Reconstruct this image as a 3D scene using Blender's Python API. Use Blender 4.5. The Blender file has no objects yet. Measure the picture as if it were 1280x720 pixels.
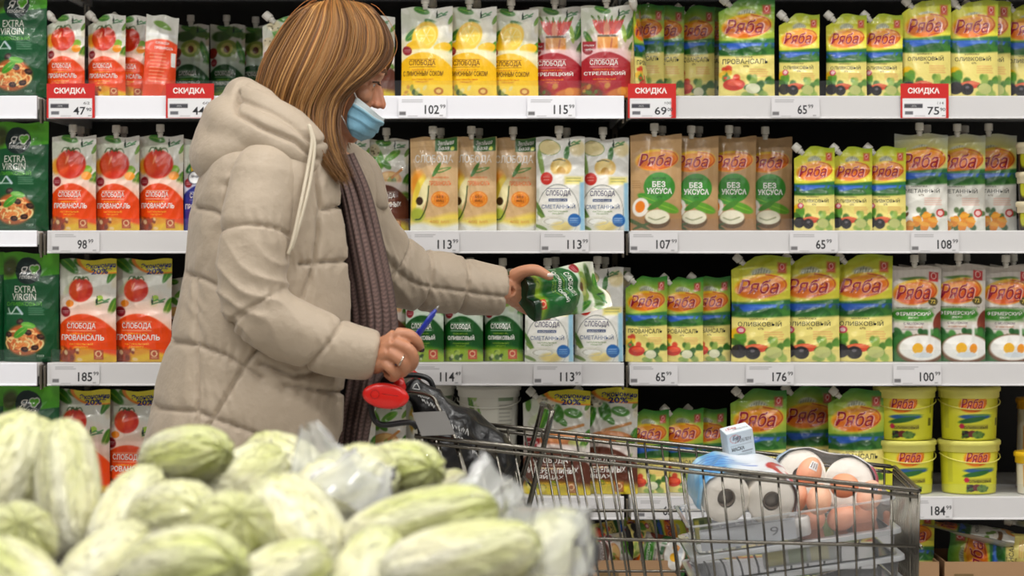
import bpy, bmesh, math, random
import numpy as np
from mathutils import Vector, Matrix

S = bpy.context.scene
COL = S.collection
PI = math.pi
# ------------------------------------------------------------------ camera
FPX, DCAM, ZCAM, HOR = 3120.0, 5.2, 1.25, 290.0
cam = bpy.data.cameras.new('camera')
cam.sensor_width = 36.0
cam.lens = FPX / 1280 * 36.0
cam.shift_y = -(360 - HOR) / 1280
cam.dof.use_dof = True
cam.dof.focus_distance = 4.82
cam.dof.aperture_fstop = 4.0
camo = bpy.data.objects.new('camera', cam)
camo.location = (0, -DCAM, ZCAM)
camo.rotation_euler = (PI / 2, 0, 0)
COL.objects.link(camo)
S.camera = camo
# ------------------------------------------------------------------ world, exposure
S.view_settings.view_transform = 'Standard'
S.view_settings.look = 'None'
S.view_settings.exposure = -0.04
S.view_settings.gamma = 1.0
S.view_settings.use_curve_mapping = False
WORLD = 0.16
LAMP_W = 16.5
wd = bpy.data.worlds.new('store_ambience')
S.world = wd
wd.use_nodes = True
wd.node_tree.nodes['Background'].inputs[0].default_value = (1.0, 0.99, 0.98, 1)
wd.node_tree.nodes['Background'].inputs[1].default_value = WORLD


# ------------------------------------------------------------------ helpers
def P(px, py, Y):
    """point at depth Y seen at photo pixel (px, py)"""
    d = Y + DCAM
    return Vector(((px - 640) * d / FPX, Y, ZCAM - (py - HOR) * d / FPX))


def mpp(Y):
    return (Y + DCAM) / FPX


def lin(c):
    c = np.asarray(c, float)
    return np.where(c <= 0.04045, c / 12.92, ((c + 0.055) / 1.055) ** 2.4)


def rgb(r, g, b):
    return (r / 255, g / 255, b / 255)


def nodes(m):
    m.use_nodes = True
    nt = m.node_tree
    return nt, nt.nodes['Principled BSDF']


def add_bump(nt, bs, scale, strength, dist=0.002, stretch=None, detail=3.0, coord='Object'):
    tc = nt.nodes.new('ShaderNodeTexCoord')
    no = nt.nodes.new('ShaderNodeTexNoise')
    no.inputs['Scale'].default_value = scale
    no.inputs['Detail'].default_value = detail
    if stretch:
        mp = nt.nodes.new('ShaderNodeMapping')
        mp.inputs['Scale'].default_value = stretch
        nt.links.new(tc.outputs[coord], mp.inputs[0])
        nt.links.new(mp.outputs[0], no.inputs['Vector'])
    else:
        nt.links.new(tc.outputs[coord], no.inputs['Vector'])
    bu = nt.nodes.new('ShaderNodeBump')
    bu.inputs['Strength'].default_value = strength
    bu.inputs['Distance'].default_value = dist
    nt.links.new(no.outputs['Fac'], bu.inputs['Height'])
    nt.links.new(bu.outputs[0], bs.inputs['Normal'])
    return no


def mat(name, col, rough=0.5, metal=0.0, bump=None, coat=0.0, spec=0.5, vary=0.0, **kw):
    m = bpy.data.materials.new(name)
    nt, bs = nodes(m)
    c = tuple(lin(col)) + (1,)
    bs.inputs['Base Color'].default_value = c
    bs.inputs['Roughness'].default_value = rough
    bs.inputs['Metallic'].default_value = metal
    bs.inputs['Coat Weight'].default_value = coat
    bs.inputs['Coat Roughness'].default_value = 0.12
    bs.inputs['Specular IOR Level'].default_value = spec
    if bump:
        add_bump(nt, bs, *bump)
    if vary:
        tc = nt.nodes.new('ShaderNodeTexCoord')
        no = nt.nodes.new('ShaderNodeTexNoise')
        no.inputs['Scale'].default_value = kw.get('vscale', 6.0)
        no.inputs['Detail'].default_value = 4
        nt.links.new(tc.outputs['Object'], no.inputs['Vector'])
        mx = nt.nodes.new('ShaderNodeMix')
        mx.data_type = 'RGBA'
        mx.inputs[6].default_value = tuple(x * (1 - vary) for x in c[:3]) + (1,)
        mx.inputs[7].default_value = tuple(min(1, x * (1 + vary)) for x in c[:3]) + (1,)
        nt.links.new(no.outputs['Fac'], mx.inputs[0])
        nt.links.new(mx.outputs[2], bs.inputs['Base Color'])
    return m


def mat_col(name, rough, coat=0.0, bump=None, spec=0.5, sss=0.0, coat_rough=0.12):
    """colour taken from the mesh's own 'Col' attribute (printing, leaf colour, strand colour)"""
    m = bpy.data.materials.new(name)
    nt, bs = nodes(m)
    at = nt.nodes.new('ShaderNodeVertexColor')
    at.layer_name = 'Col'
    nt.links.new(at.outputs['Color'], bs.inputs['Base Color'])
    bs.inputs['Roughness'].default_value = rough
    bs.inputs['Coat Weight'].default_value = coat
    bs.inputs['Coat Roughness'].default_value = coat_rough
    bs.inputs['Specular IOR Level'].default_value = spec
    if sss:
        bs.inputs['Subsurface Weight'].default_value = sss
        bs.inputs['Subsurface Radius'].default_value = (0.01, 0.006, 0.003)
    if bump:
        add_bump(nt, bs, *bump)
    return m


def mat_clear(name, tint=(1, 1, 1), alpha_gloss=0.25, rough=0.08, milky=0.0, milk=(0.9, 0.9, 0.92), bump=None):
    """thin clear plastic: see-through, part glossy, part milky"""
    m = bpy.data.materials.new(name)
    m.use_nodes = True
    nt = m.node_tree
    out = nt.nodes['Material Output']
    nt.nodes.remove(nt.nodes['Principled BSDF'])
    tr = nt.nodes.new('ShaderNodeBsdfTransparent')
    tr.inputs[0].default_value = tuple(tint) + (1,)
    gl = nt.nodes.new('ShaderNodeBsdfGlossy')
    gl.inputs['Roughness'].default_value = rough
    di = nt.nodes.new('ShaderNodeBsdfDiffuse')
    di.inputs[0].default_value = tuple(lin(milk)) + (1,)
    lw = nt.nodes.new('ShaderNodeLayerWeight')
    lw.inputs['Blend'].default_value = alpha_gloss
    m1 = nt.nodes.new('ShaderNodeMixShader')
    m1.inputs[0].default_value = milky
    nt.links.new(tr.outputs[0], m1.inputs[1])
    nt.links.new(di.outputs[0], m1.inputs[2])
    m2 = nt.nodes.new('ShaderNodeMixShader')
    nt.links.new(lw.outputs['Fresnel'], m2.inputs[0])
    nt.links.new(m1.outputs[0], m2.inputs[1])
    nt.links.new(gl.outputs[0], m2.inputs[2])
    nt.links.new(m2.outputs[0], out.inputs['Surface'])
    if bump:
        tc = nt.nodes.new('ShaderNodeTexCoord')
        no = nt.nodes.new('ShaderNodeTexNoise')
        no.inputs['Scale'].default_value = bump[0]
        nt.links.new(tc.outputs['Object'], no.inputs['Vector'])
        bu = nt.nodes.new('ShaderNodeBump')
        bu.inputs['Strength'].default_value = bump[1]
        bu.inputs['Distance'].default_value = bump[2]
        nt.links.new(no.outputs['Fac'], bu.inputs['Height'])
        nt.links.new(bu.outputs[0], gl.inputs['Normal'])
        nt.links.new(bu.outputs[0], lw.inputs['Normal'])
    return m


class MB:
    """collects shapes into ONE mesh"""

    def __init__(s):
        s.v, s.f, s.m, s.c, s.n = [], [], [], [], 0

    def add(s, v, f, m=0, col=(0.8, 0.8, 0.8)):
        v = np.asarray(v, float).reshape(-1, 3)
        c = np.asarray(col, float)
        if c.ndim == 1:
            c = np.tile(c[:3], (len(v), 1))
        s.v.append(v)
        s.c.append(c)
        n = s.n
        for q in f:
            s.f.append([i + n for i in q])
            s.m.append(m)
        s.n += len(v)
        return s

    def build(s, name, mats, parent=None, smooth=True, colors=False, flat_m=None):
        v = np.concatenate(s.v)
        if parent is not None:
            v = v - np.array(ORI.get(parent.name, (0, 0, 0)))
        me = bpy.data.meshes.new(name)
        me.from_pydata(v.tolist(), [], s.f)
        mats = mats if isinstance(mats, (list, tuple)) else [mats]
        for m in mats:
            me.materials.append(m)
        me.polygons.foreach_set('material_index', np.array(s.m, dtype=np.int32))
        me.polygons.foreach_set('use_smooth', np.full(len(s.f), smooth))
        if colors:
            a = me.color_attributes.new('Col', 'FLOAT_COLOR', 'POINT')
            cc = np.ones((len(v), 4), dtype=np.float32)
            cc[:, :3] = lin(np.clip(np.concatenate(s.c), 0, 1))
            a.data.foreach_set('color', cc.ravel())
        me.update()
        o = bpy.data.objects.new(name, me)
        COL.objects.link(o)
        if parent is not None:
            o.parent = parent
        return o


ORI = {}


def empty(name, loc, label=None, cat=None, group=None):
    o = bpy.data.objects.new(name, None)
    o.empty_display_size = 0.05
    COL.objects.link(o)
    o.location = loc
    ORI[o.name] = tuple(loc)
    if label:
        tag(o, label, cat, group)
    return o


def tag(o, label, cat, group=None):
    o['label'] = label
    o['category'] = cat
    if group:
        o['group'] = group
    return o


def struct(o):
    o['kind'] = 'structure'
    return o


def dup(o, parent=None):
    c = o.copy()
    COL.objects.link(c)
    if parent is not None:
        c.parent = parent
    for ch in list(o.children):
        dup(ch, c)
    return c


def box(x0, x1, y0, y1, z0, z1, bev=0.0, seg=2):
    bm = bmesh.new()
    bmesh.ops.create_cube(bm, size=1.0)
    for v in bm.verts:
        v.co = Vector((x0 + (v.co.x + .5) * (x1 - x0), y0 + (v.co.y + .5) * (y1 - y0), z0 + (v.co.z + .5) * (z1 - z0)))
    if bev:
        bmesh.ops.bevel(bm, geom=bm.edges[:], offset=bev, segments=seg, profile=0.5, affect='EDGES')
    v = [tuple(p.co) for p in bm.verts]
    bm.verts.index_update()
    f = [[p.index for p in q.verts] for q in bm.faces]
    bm.free()
    return np.array(v), f


def tube(path, rad, n=8, caps=True, flat=None):
    """tube along path; rad number or list; flat=(sx,sy) squashes the section"""
    p = np.array([tuple(q) for q in path], float)
    k = len(p)
    r = np.full(k, rad) if np.isscalar(rad) else np.asarray(rad, float)
    t = np.gradient(p, axis=0)
    t /= np.linalg.norm(t, axis=1)[:, None] + 1e-12
    up = np.array([0, 0, 1.0]) if abs(t[0][2]) < 0.9 else np.array([0, 1.0, 0])
    a = np.cross(t[0], up)
    a /= np.linalg.norm(a)
    V = []
    ang = np.arange(n) * 2 * PI / n
    sx, sy = flat or (1, 1)
    for i in range(k):
        a = a - t[i] * np.dot(a, t[i])
        a /= np.linalg.norm(a)
        b = np.cross(t[i], a)
        V.append(p[i] + r[i] * (np.cos(ang)[:, None] * a * sx + np.sin(ang)[:, None] * b * sy))
    V = np.concatenate(V)
    F = []
    for i in range(k - 1):
        for j in range(n):
            j2 = (j + 1) % n
            F.append([i * n + j, i * n + j2, (i + 1) * n + j2, (i + 1) * n + j])
    if caps:
        F.append(list(range(n))[::-1])
        F.append([(k - 1) * n + j for j in range(n)])
    return V, F


def smooth_path(pts, k=8):
    """Catmull-Rom through rows of any length"""
    p = np.array([tuple(q) for q in pts], float)
    p = np.vstack([2 * p[0] - p[1], p, 2 * p[-1] - p[-2]])
    out = []
    for i in range(1, len(p) - 2):
        for j in range(k):
            t = j / k
            a, b, c, d = p[i - 1], p[i], p[i + 1], p[i + 2]
            out.append(0.5 * (2 * b + (c - a) * t + (2 * a - 5 * b + 4 * c - d) * t * t + (3 * b - a - 3 * c + d) * t ** 3))
    out.append(p[-2])
    return np.array(out)


def lathe(prof, n=32, caps=True):
    prof = np.array(prof, float)
    ang = np.arange(n) * 2 * PI / n
    V = np.concatenate([np.stack([r * np.cos(ang), r * np.sin(ang), np.full(n, z)], 1) for r, z in prof])
    F = []
    for i in range(len(prof) - 1):
        for j in range(n):
            j2 = (j + 1) % n
            F.append([i * n + j, i * n + j2, (i + 1) * n + j2, (i + 1) * n + j])
    if caps:
        F.append(list(range(n))[::-1])
        F.append([(len(prof) - 1) * n + j for j in range(n)])
    return V, F


def loft(secs, caps=True):
    secs = [np.asarray(s, float) for s in secs]
    n = len(secs[0])
    V = np.concatenate(secs)
    F = []
    for i in range(len(secs) - 1):
        for j in range(n):
            j2 = (j + 1) % n
            F.append([i * n + j, i * n + j2, (i + 1) * n + j2, (i + 1) * n + j])
    if caps:
        F.append(list(range(n))[::-1])
        F.append([(len(secs) - 1) * n + j for j in range(n)])
    return V, F


def ellipsoid(c, r, n=20, M=None):
    th = np.linspace(0, PI, n // 2 + 1)[1:-1]
    prof = [(math.sin(a), -math.cos(a)) for a in th]
    V, F = lathe(prof, n)
    V = V * np.array(r)
    if M is not None:
        V = V @ np.array(M.to_3x3()).T
    return V + np.array(tuple(c)), F


def gridfaces(nu, nv, off=0, flip=False):
    F = []
    for j in range(nv):
        for i in range(nu):
            a = off + j * (nu + 1) + i
            q = [a, a + 1, a + nu + 2, a + nu + 1]
            F.append(q[::-1] if flip else q)
    return F


def remeshed(mb, voxel, smooth=4, factor=0.5):
    """voxel union of everything in mb; returns verts, faces, normals"""
    me = bpy.data.meshes.new('tmp')
    me.from_pydata(np.concatenate(mb.v).tolist(), [], mb.f)
    o = bpy.data.objects.new('tmp', me)
    COL.objects.link(o)
    r = o.modifiers.new('r', 'REMESH')
    r.mode = 'VOXEL'
    r.voxel_size = voxel
    if smooth:
        s = o.modifiers.new('s', 'SMOOTH')
        s.factor = factor
        s.iterations = smooth
    dg = bpy.context.evaluated_depsgraph_get()
    m2 = bpy.data.meshes.new_from_object(o.evaluated_get(dg))
    v = np.zeros(len(m2.vertices) * 3)
    m2.vertices.foreach_get('co', v)
    nn = np.zeros(len(m2.vertices) * 3)
    m2.vertex_normals.foreach_get('vector', nn)
    f = [list(p.vertices) for p in m2.polygons]
    bpy.data.objects.remove(o)
    bpy.data.meshes.remove(me)
    bpy.data.meshes.remove(m2)
    return v.reshape(-1, 3), f, nn.reshape(-1, 3)


def wob(p, seed, freq, n=5):
    """smooth pseudo-noise of 3-D points, about -1..1"""
    rs = np.random.RandomState(seed)
    o = np.zeros(len(p))
    w = 0
    for k in range(n):
        d = rs.normal(size=3)
        d /= np.linalg.norm(d)
        fr = freq * (0.6 + 0.9 * rs.rand())
        d2 = rs.normal(size=3)
        ph = rs.rand() * 6.28
        o += np.sin(p @ d * fr + ph + 1.3 * np.sin(p @ d2 * fr * 0.5 + ph * 2))
        w += 1
    return o / math.sqrt(w) * 0.8


_TX = {}


def text_mesh(body, bold=0.0, shear=0.0, small=1.0):
    """unit lettering: verts normalised to 0..1 x 0..1, faces, aspect"""
    key = (body, bold, shear)
    if key in _TX:
        return _TX[key]
    cu = bpy.data.curves.new('tmp', 'FONT')
    cu.body = body
    cu.resolution_u = 2
    cu.offset = bold
    cu.shear = shear
    o = bpy.data.objects.new('tmp', cu)
    COL.objects.link(o)
    dg = bpy.context.evaluated_depsgraph_get()
    me = bpy.data.meshes.new_from_object(o.evaluated_get(dg))
    v = np.zeros(len(me.vertices) * 3)
    me.vertices.foreach_get('co', v)
    v = v.reshape(-1, 3)[:, :2]
    f = [list(p.vertices) for p in me.polygons]
    bpy.data.objects.remove(o)
    bpy.data.curves.remove(cu)
    bpy.data.meshes.remove(me)
    lo, hi = v.min(0), v.max(0)
    asp = (hi[0] - lo[0]) / max(1e-6, hi[1] - lo[1])
    _TX[key] = ((v - lo) / (hi - lo), f, asp)
    return _TX[key]


class Art:
    """printing on a surface: coloured dots on its own fine mesh plus lettering"""

    def __init__(s, w, h, base):
        s.w, s.h = w, h
        s.ops, s.tx = [], []
        s.base = base

    def paint(s, S_, T_):
        img = np.empty(S_.shape + (3,))
        img[:] = s.base
        for op in s.ops:
            op(img, S_, T_)
        return np.clip(img, 0, 1)

    @staticmethod
    def _mix(img, m, col, a=1.0):
        m = (np.clip(m, 0, 1) * a)[..., None]
        img[:] = img * (1 - m) + np.asarray(col) * m

    def ell(s, cx, cy, rx, ry, col, rot=0, soft=0.12, a=1.0):
        c_, s_ = math.cos(math.radians(rot)), math.sin(math.radians(rot))

        def op(img, S_, T_):
            dx, dy = (S_ - cx) * s.w, (T_ - cy) * s.h
            x = (dx * c_ + dy * s_) / (rx * s.w)
            y = (-dx * s_ + dy * c_) / (ry * s.h)
            s._mix(img, (1 - np.sqrt(x * x + y * y)) / soft + 0.5, col, a)
        s.ops.append(op)
        return s

    def rect(s, s0, t0, s1, t1, col, soft=0.008, a=1.0):
        def op(img, S_, T_):
            m = np.minimum(np.minimum(S_ - s0, s1 - S_) * s.w, np.minimum(T_ - t0, t1 - T_) * s.h) / (soft * s.h) + 0.5
            s._mix(img, m, col, a)
        s.ops.append(op)
        return s

    def below(s, fn, col, soft=0.012, a=1.0, to=None):
        def op(img, S_, T_):
            m = (T_ - fn(S_)) / soft + 0.5
            if to is not None:
                m = np.minimum(m, (to(S_) - T_) / soft + 0.5)
            s._mix(img, m, col, a)
        s.ops.append(op)
        return s

    def fade(s, t0, t1, col):
        def op(img, S_, T_):
            s._mix(img, (T_ - t0) / (t1 - t0), col)
        s.ops.append(op)
        return s

    def ring(s, cx, cy, rx, ry, wd, col, a0=-180, a1=180, a=1.0):
        def op(img, S_, T_):
            x, y = (S_ - cx) / rx, (T_ - cy) / ry
            r = np.sqrt(x * x + y * y)
            an = np.degrees(np.arctan2(-y, x))
            s._mix(img, (wd - np.abs(r - 1)) / 0.06 * ((an >= a0) & (an <= a1)), col, a)
        s.ops.append(op)
        return s

    def stroke(s, pts, wd, col, a=1.0):
        pts = smooth_path([(x, y, 0) for x, y in pts], 6)[:, :2]

        def op(img, S_, T_):
            d = np.full(S_.shape, 9.0)
            X, Y = S_ * s.w, T_ * s.h
            for p, q in zip(pts[:-1], pts[1:]):
                ax, ay, bx, by = p[0] * s.w, p[1] * s.h, q[0] * s.w, q[1] * s.h
                L = (bx - ax) ** 2 + (by - ay) ** 2 + 1e-12
                k = np.clip(((X - ax) * (bx - ax) + (Y - ay) * (by - ay)) / L, 0, 1)
                d = np.minimum(d, np.hypot(X - ax - k * (bx - ax), Y - ay - k * (by - ay)))
            s._mix(img, (wd * s.h - d) / (0.008 * s.h) + 0.5, col, a)
        s.ops.append(op)
        return s

    def specks(s, s0, t0, s1, t1, n, size, cols, seed=0, asp=1.0, a=0.9):
        rs = random.Random(seed)
        for k in range(n):
            s.ell(rs.uniform(s0, s1), rs.uniform(t0, t1), size * rs.uniform(.6, 1.3) * s.h / s.w * asp,
                  size * rs.uniform(.6, 1.3), cols[k % len(cols)], rs.uniform(0, 180), 0.4, a)
        return s

    def leaf(s, cx, cy, L, W, rot, col, vein=None):
        """leaf: L, W as shares of the height"""
        s.ell(cx, cy, L * s.h / s.w, W, col, rot, 0.2)
        if vein is not None:
            s.ell(cx, cy, L * .85 * s.h / s.w, W * .12, vein, rot, 0.6, .7)
        return s

    def small(s, s0, s1, t0, n, pitch, col, seed=0, th=0.006):
        """n lines of print too small to read"""
        rs = random.Random(seed)
        for k in range(n):
            s.rect(s0, t0 + k * pitch, s0 + (s1 - s0) * rs.uniform(.75, 1), t0 + k * pitch + th, col, 0.01, .55)
        return s

    def text(s, body, cx, cy, wd, ht, col, bold=0.01, shear=0.0, lift=0.0004, rot=0):
        s.tx.append((body, cx, cy, wd, ht, col, bold, shear, lift, rot))
        return s


def printed(mb, surf, art, s_range, nu, nv, m=0, flip=False):
    """adds the printed front surf(s,t,lift) with its lettering to mb. s_range(t)->(s0,s1)"""
    t = np.linspace(0, 1, nv + 1)
    k = np.linspace(0, 1, nu + 1)
    s0, s1 = s_range(t)
    S_ = s0[:, None] + (s1 - s0)[:, None] * k[None]
    T_ = np.repeat(t[:, None], nu + 1, 1)
    img = art.paint(S_, T_)
    mb.add(surf(S_.ravel(), T_.ravel(), 0.0), gridfaces(nu, nv, flip=not flip), m, img.reshape(-1, 3))
    for body, cx, cy, wd, ht, col, bold, shear, lift, rot in art.tx:
        v, f, asp = text_mesh(body, bold, shear)
        X = (v[:, 0] - .5) * wd * art.w
        Y = (v[:, 1] - .5) * ht * art.h
        if rot:
            c_, s_ = math.cos(math.radians(rot)), math.sin(math.radians(rot))
            X, Y = X * c_ - Y * s_, X * s_ + Y * c_
        ss, tt = cx + X / art.w, cy - Y / art.h
        ok = (ss > 0.0) & (ss < 1.0) & (tt > 0) & (tt < 1)
        f = [q for q in f if all(ok[i] for i in q)]
        mb.add(surf(np.clip(ss, 0, 1), np.clip(tt, 0, 1), lift), f, m, col)


# ------------------------------------------------------------------ shared materials
M_FILM = mat_col('printed_film', 0.30, coat=0.38, bump=(34.0, 0.45, 0.005), coat_rough=0.09)
M_PAPERCOL = mat_col('printed_paper', 0.55)
M_PLASTCOL = mat_col('printed_plastic', 0.35, coat=0.1)
M_CAP = mat('white_cap_plastic', rgb(225, 222, 212), 0.4)
M_SHELF = mat('shelf_metal', rgb(205, 203, 200), 0.45, vary=0.04)
M_RAILGREY = mat('rail_grey', rgb(212, 210, 210), 0.4, vary=0.03)
M_RAILWHITE = mat('rail_paper', rgb(240, 240, 246), 0.5)
M_DARK = mat('dark_panel', rgb(30, 29, 28), 0.6, vary=0.1)
M_POST = mat('post_metal', rgb(120, 112, 100), 0.4, 0.6, vary=0.1)
M_ACRYL = mat_clear('clear_guard', (0.97, 0.98, 0.98), 0.05, 0.05, 0.02)

# ------------------------------------------------------------------ room
floor_m = mat('floor_tile', rgb(190, 186, 178), 0.3, vary=0.06)
struct(MB().add(*box(-6, 6, -8, 2.2, -0.1, 0)).build('floor', floor_m, smooth=False))
struct(MB().add(*box(-6, 6, -8, 2.2, 3.5, 3.6)).build('ceiling', mat('ceiling_white', rgb(225, 224, 220), 0.8, vary=0.04), smooth=False))
struct(MB().add(*box(-6, 6, 0.56, 0.64, 0, 2.3)).build('wall_back', M_DARK, smooth=False))

lamp_white = mat('lamp_housing', rgb(230, 230, 228), 0.4)
lamp_em = bpy.data.materials.new('lamp_glow')
nt, bs = nodes(lamp_em)
bs.inputs['Emission Color'].default_value = (1, 0.98, 0.95, 1)
bs.inputs['Emission Strength'].default_value = 8.0
rows = {-1.15: 'row nearest the shelves', -2.9: 'middle row over the cabbage stand', -4.8: 'row behind the camera'}
for ly, rname in rows.items():
    for i, lx in enumerate((-2.9, -1.0, 0.9, 2.8)):
        t = empty('ceiling_lamp', (lx, ly, 3.36), 'white linear ceiling lamp, %s from the left in the %s' % (('first', 'second', 'third', 'fourth')[i], rname), 'lamp', 'linear ceiling lamps')
        MB().add(*box(lx - .62, lx + .62, ly - .06, ly + .06, 3.38, 3.45, .01)).add(*tube([(lx - .5, ly, 3.44), (lx - .5, ly, 3.52)], .006)).add(*tube([(lx + .5, ly, 3.44), (lx + .5, ly, 3.52)], .006)).build('housing', lamp_white, t, smooth=False)
        MB().add(*box(lx - .6, lx + .6, ly - .045, ly + .045, 3.365, 3.38, .004)).build('diffuser', lamp_em, t, smooth=False)
        la = bpy.data.lights.new('lamp_light', 'AREA')
        la.shape = 'RECTANGLE'
        la.size, la.size_y = 1.2, 0.1
        la.energy = LAMP_W * {-1.15: 1.25, -2.9: 1.5, -4.8: 1.5}[ly]
        la.color = (1, 0.98, 0.95)
        lo = bpy.data.objects.new('lamp_light', la)
        COL.objects.link(lo)
        lo.parent = t
        lo.location = (0, 0, -0.005)

# ------------------------------------------------------------------ shelving
ROWZ = {0: 1.812, 1: 1.5317, 2: 1.2517, 3: 0.9767, 4: 0.6985, 5: 0.420}
ROWNAME = {0: 'shelf above the picture', 1: 'top shelf', 2: 'second shelf', 3: 'third shelf', 4: 'fourth shelf', 5: 'lowest shelf'}
X_A, X_B = (54 - 640) / 600, (782 - 640) / 600
BAYS = {'left': (X_A - 1.25, X_A), 'middle': (X_A, X_B), 'right': (X_B, X_B + 1.21)}
for bay, (bx0, bx1) in BAYS.items():
    for r, z in ROWZ.items():
        t = empty('gondola_shelf', ((bx0 + bx1) / 2, 0.27, z - .03), 'white metal shelf with price rail, %s of the %s bay' % (ROWNAME[r], bay), 'shelf', 'shelves of the %s bay' % bay)
        MB().add(*box(bx0 + .008, bx1 - .008, 0.002, 0.53, z - .028, z, .003)).build('board', M_SHELF, t, smooth=False)
        rm = M_RAILWHITE if (bay == 'middle' and r in (1,)) or (bay == 'left') else M_RAILGREY
        e0, e1 = bx0 + .011, bx1 - (.011 if bay == 'left' else .004)
        rl = MB()
        h = .031 if (bay == 'left' and r == 2) else .045
        sec = [(0.0, 0.0015), (-.010, 0.0015), (-.012, -.0005), (-.0135, -h + .003), (-.0165, -h + .001), (-.0165, -h - .001), (-.004, -h - .001), (-.004, -.01), (0, -.01)]
        V = [(x, y, z + zz) for x in (e0, e1) for y, zz in sec]
        n = len(sec)
        rl.add(V, [[i, (i + 1) % n, n + (i + 1) % n, n + i] for i in range(n)] + [list(range(n))[::-1], list(range(n, 2 * n))])
        rl.build('price_rail', rm, t, smooth=False)
        if r in (1, 2, 3, 4):
            gh = {1: .034, 2: .026, 3: .028, 4: .026}[r]
            MB().add(*box(e0 + .005, e1 - .005, 0.004, 0.0062, z, z + gh)).build('front_guard', M_ACRYL, t, smooth=False)
        for x in (bx0 + .0105, bx1 - .0105):
            MB().add(*box(x - .002, x + .002, 0.02, 0.53, z - .045, z - .028)).build('bracket', M_SHELF, t, smooth=False)
for i, x in enumerate((BAYS['left'][0], X_A, X_B, BAYS['right'][1])):
    po = MB().add(*box(x - .006, x + .006, 0.535, 0.556, 0, 2.2))
    for k in range(40):
        po.add(*box(x - .0022, x + .0022, 0.5335, 0.536, .1 + k * .05, .125 + k * .05), m=1)
    o = po.build('trim_%d' % (i + 1), [M_POST, M_DARK], smooth=False)
    struct(o)
    # front slotted stop between two rails
    for r in (1, 2, 3, 4):
        z = ROWZ[r]
        o = MB().add(*box(x - .0075, x - .003, 0.0, 0.02, z - .055, z - .004, .001)).add(*box(x + .001, x + .005, .0, .02, z - .05, z - .006, .001)).build('rail_end_clip', [M_POST], smooth=False)
        tag(o, 'metal rail clip %s, %s' % (('left of the left bay', 'between left and middle bays', 'between middle and right bays', 'right of the right bay')[i], ROWNAME[r]), 'clip', 'rail clips')
for bay, (bx0, bx1) in BAYS.items():
    struct(MB().add(*box(bx0 + .005, bx1 - .005, .02, .53, 0, .1)).build('trim_%d' % (5 + list(BAYS).index(bay)), M_SHELF, smooth=False))
# ------------------------------------------------------------------ printed designs
WHITE, CREAM = rgb(236, 234, 228), rgb(240, 226, 150)
GRN, DGRN, LGRN = rgb(62, 128, 36), rgb(16, 84, 40), rgb(150, 190, 60)


def tomato(a, cx, cy, r, k=1.0):
    W = a.h / a.w
    a.ell(cx, cy, r * W, r * .92, rgb(198, 34, 10))
    a.ell(cx - r * .5 * W, cy, r * .45 * W, r * .7, rgb(228, 92, 30), 0, .6, .7)
    a.ell(cx + r * .3 * W, cy - r * .1, r * .3 * W, r * .6, rgb(232, 90, 50), 10, .7, .6)
    a.ell(cx - r * .25 * W, cy - r * .3, r * .07 * W, r * .3, rgb(250, 170, 130), 20, .5, .8)
    for q in (-60, -25, 15, 55):
        dx = math.sin(math.radians(q)) * r * .5
        a.stroke([(cx, cy - r * .85), (cx + dx * W, cy - r * 1.05), (cx + dx * 1.5 * W, cy - r * .8)], .005, rgb(40, 80, 24))


def logo_sprig(a, cx, cy, k=1.0, col=rgb(30, 96, 50)):
    W = a.h / a.w
    a.ell(cx - .045 * W * k, cy + .008, .011 * W * k, .03 * k, rgb(20, 50, 30))
    a.ell(cx - .045 * W * k, cy - .025 * k, .004 * W * k, .02 * k, rgb(20, 50, 30))
    a.stroke([(cx - .05 * W * k, cy + .035 * k), (cx, cy + .02 * k), (cx + .05 * W * k, cy + .012 * k)], .005 * k, col)
    a.stroke([(cx - .025 * W * k, cy + .005), (cx, cy - .008 * k), (cx + .02 * W * k, cy + .004), (cx + .06 * W * k, cy - .012 * k)], .006 * k, rgb(70, 140, 80))


def badge_sq(a, cx, cy, k=1.0, col=rgb(150, 40, 24)):
    W = a.h / a.w
    a.rect(cx - .045 * W * k, cy - .045 * k, cx + .045 * W * k, cy + .048 * k, col)
    a.ring(cx, cy - .008, .026 * W * k, .026 * k, .22, rgb(240, 200, 150))
    a.rect(cx - .03 * W * k, cy + .028 * k, cx + .03 * W * k, cy + .036 * k, rgb(240, 200, 150), a=.7)


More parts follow.
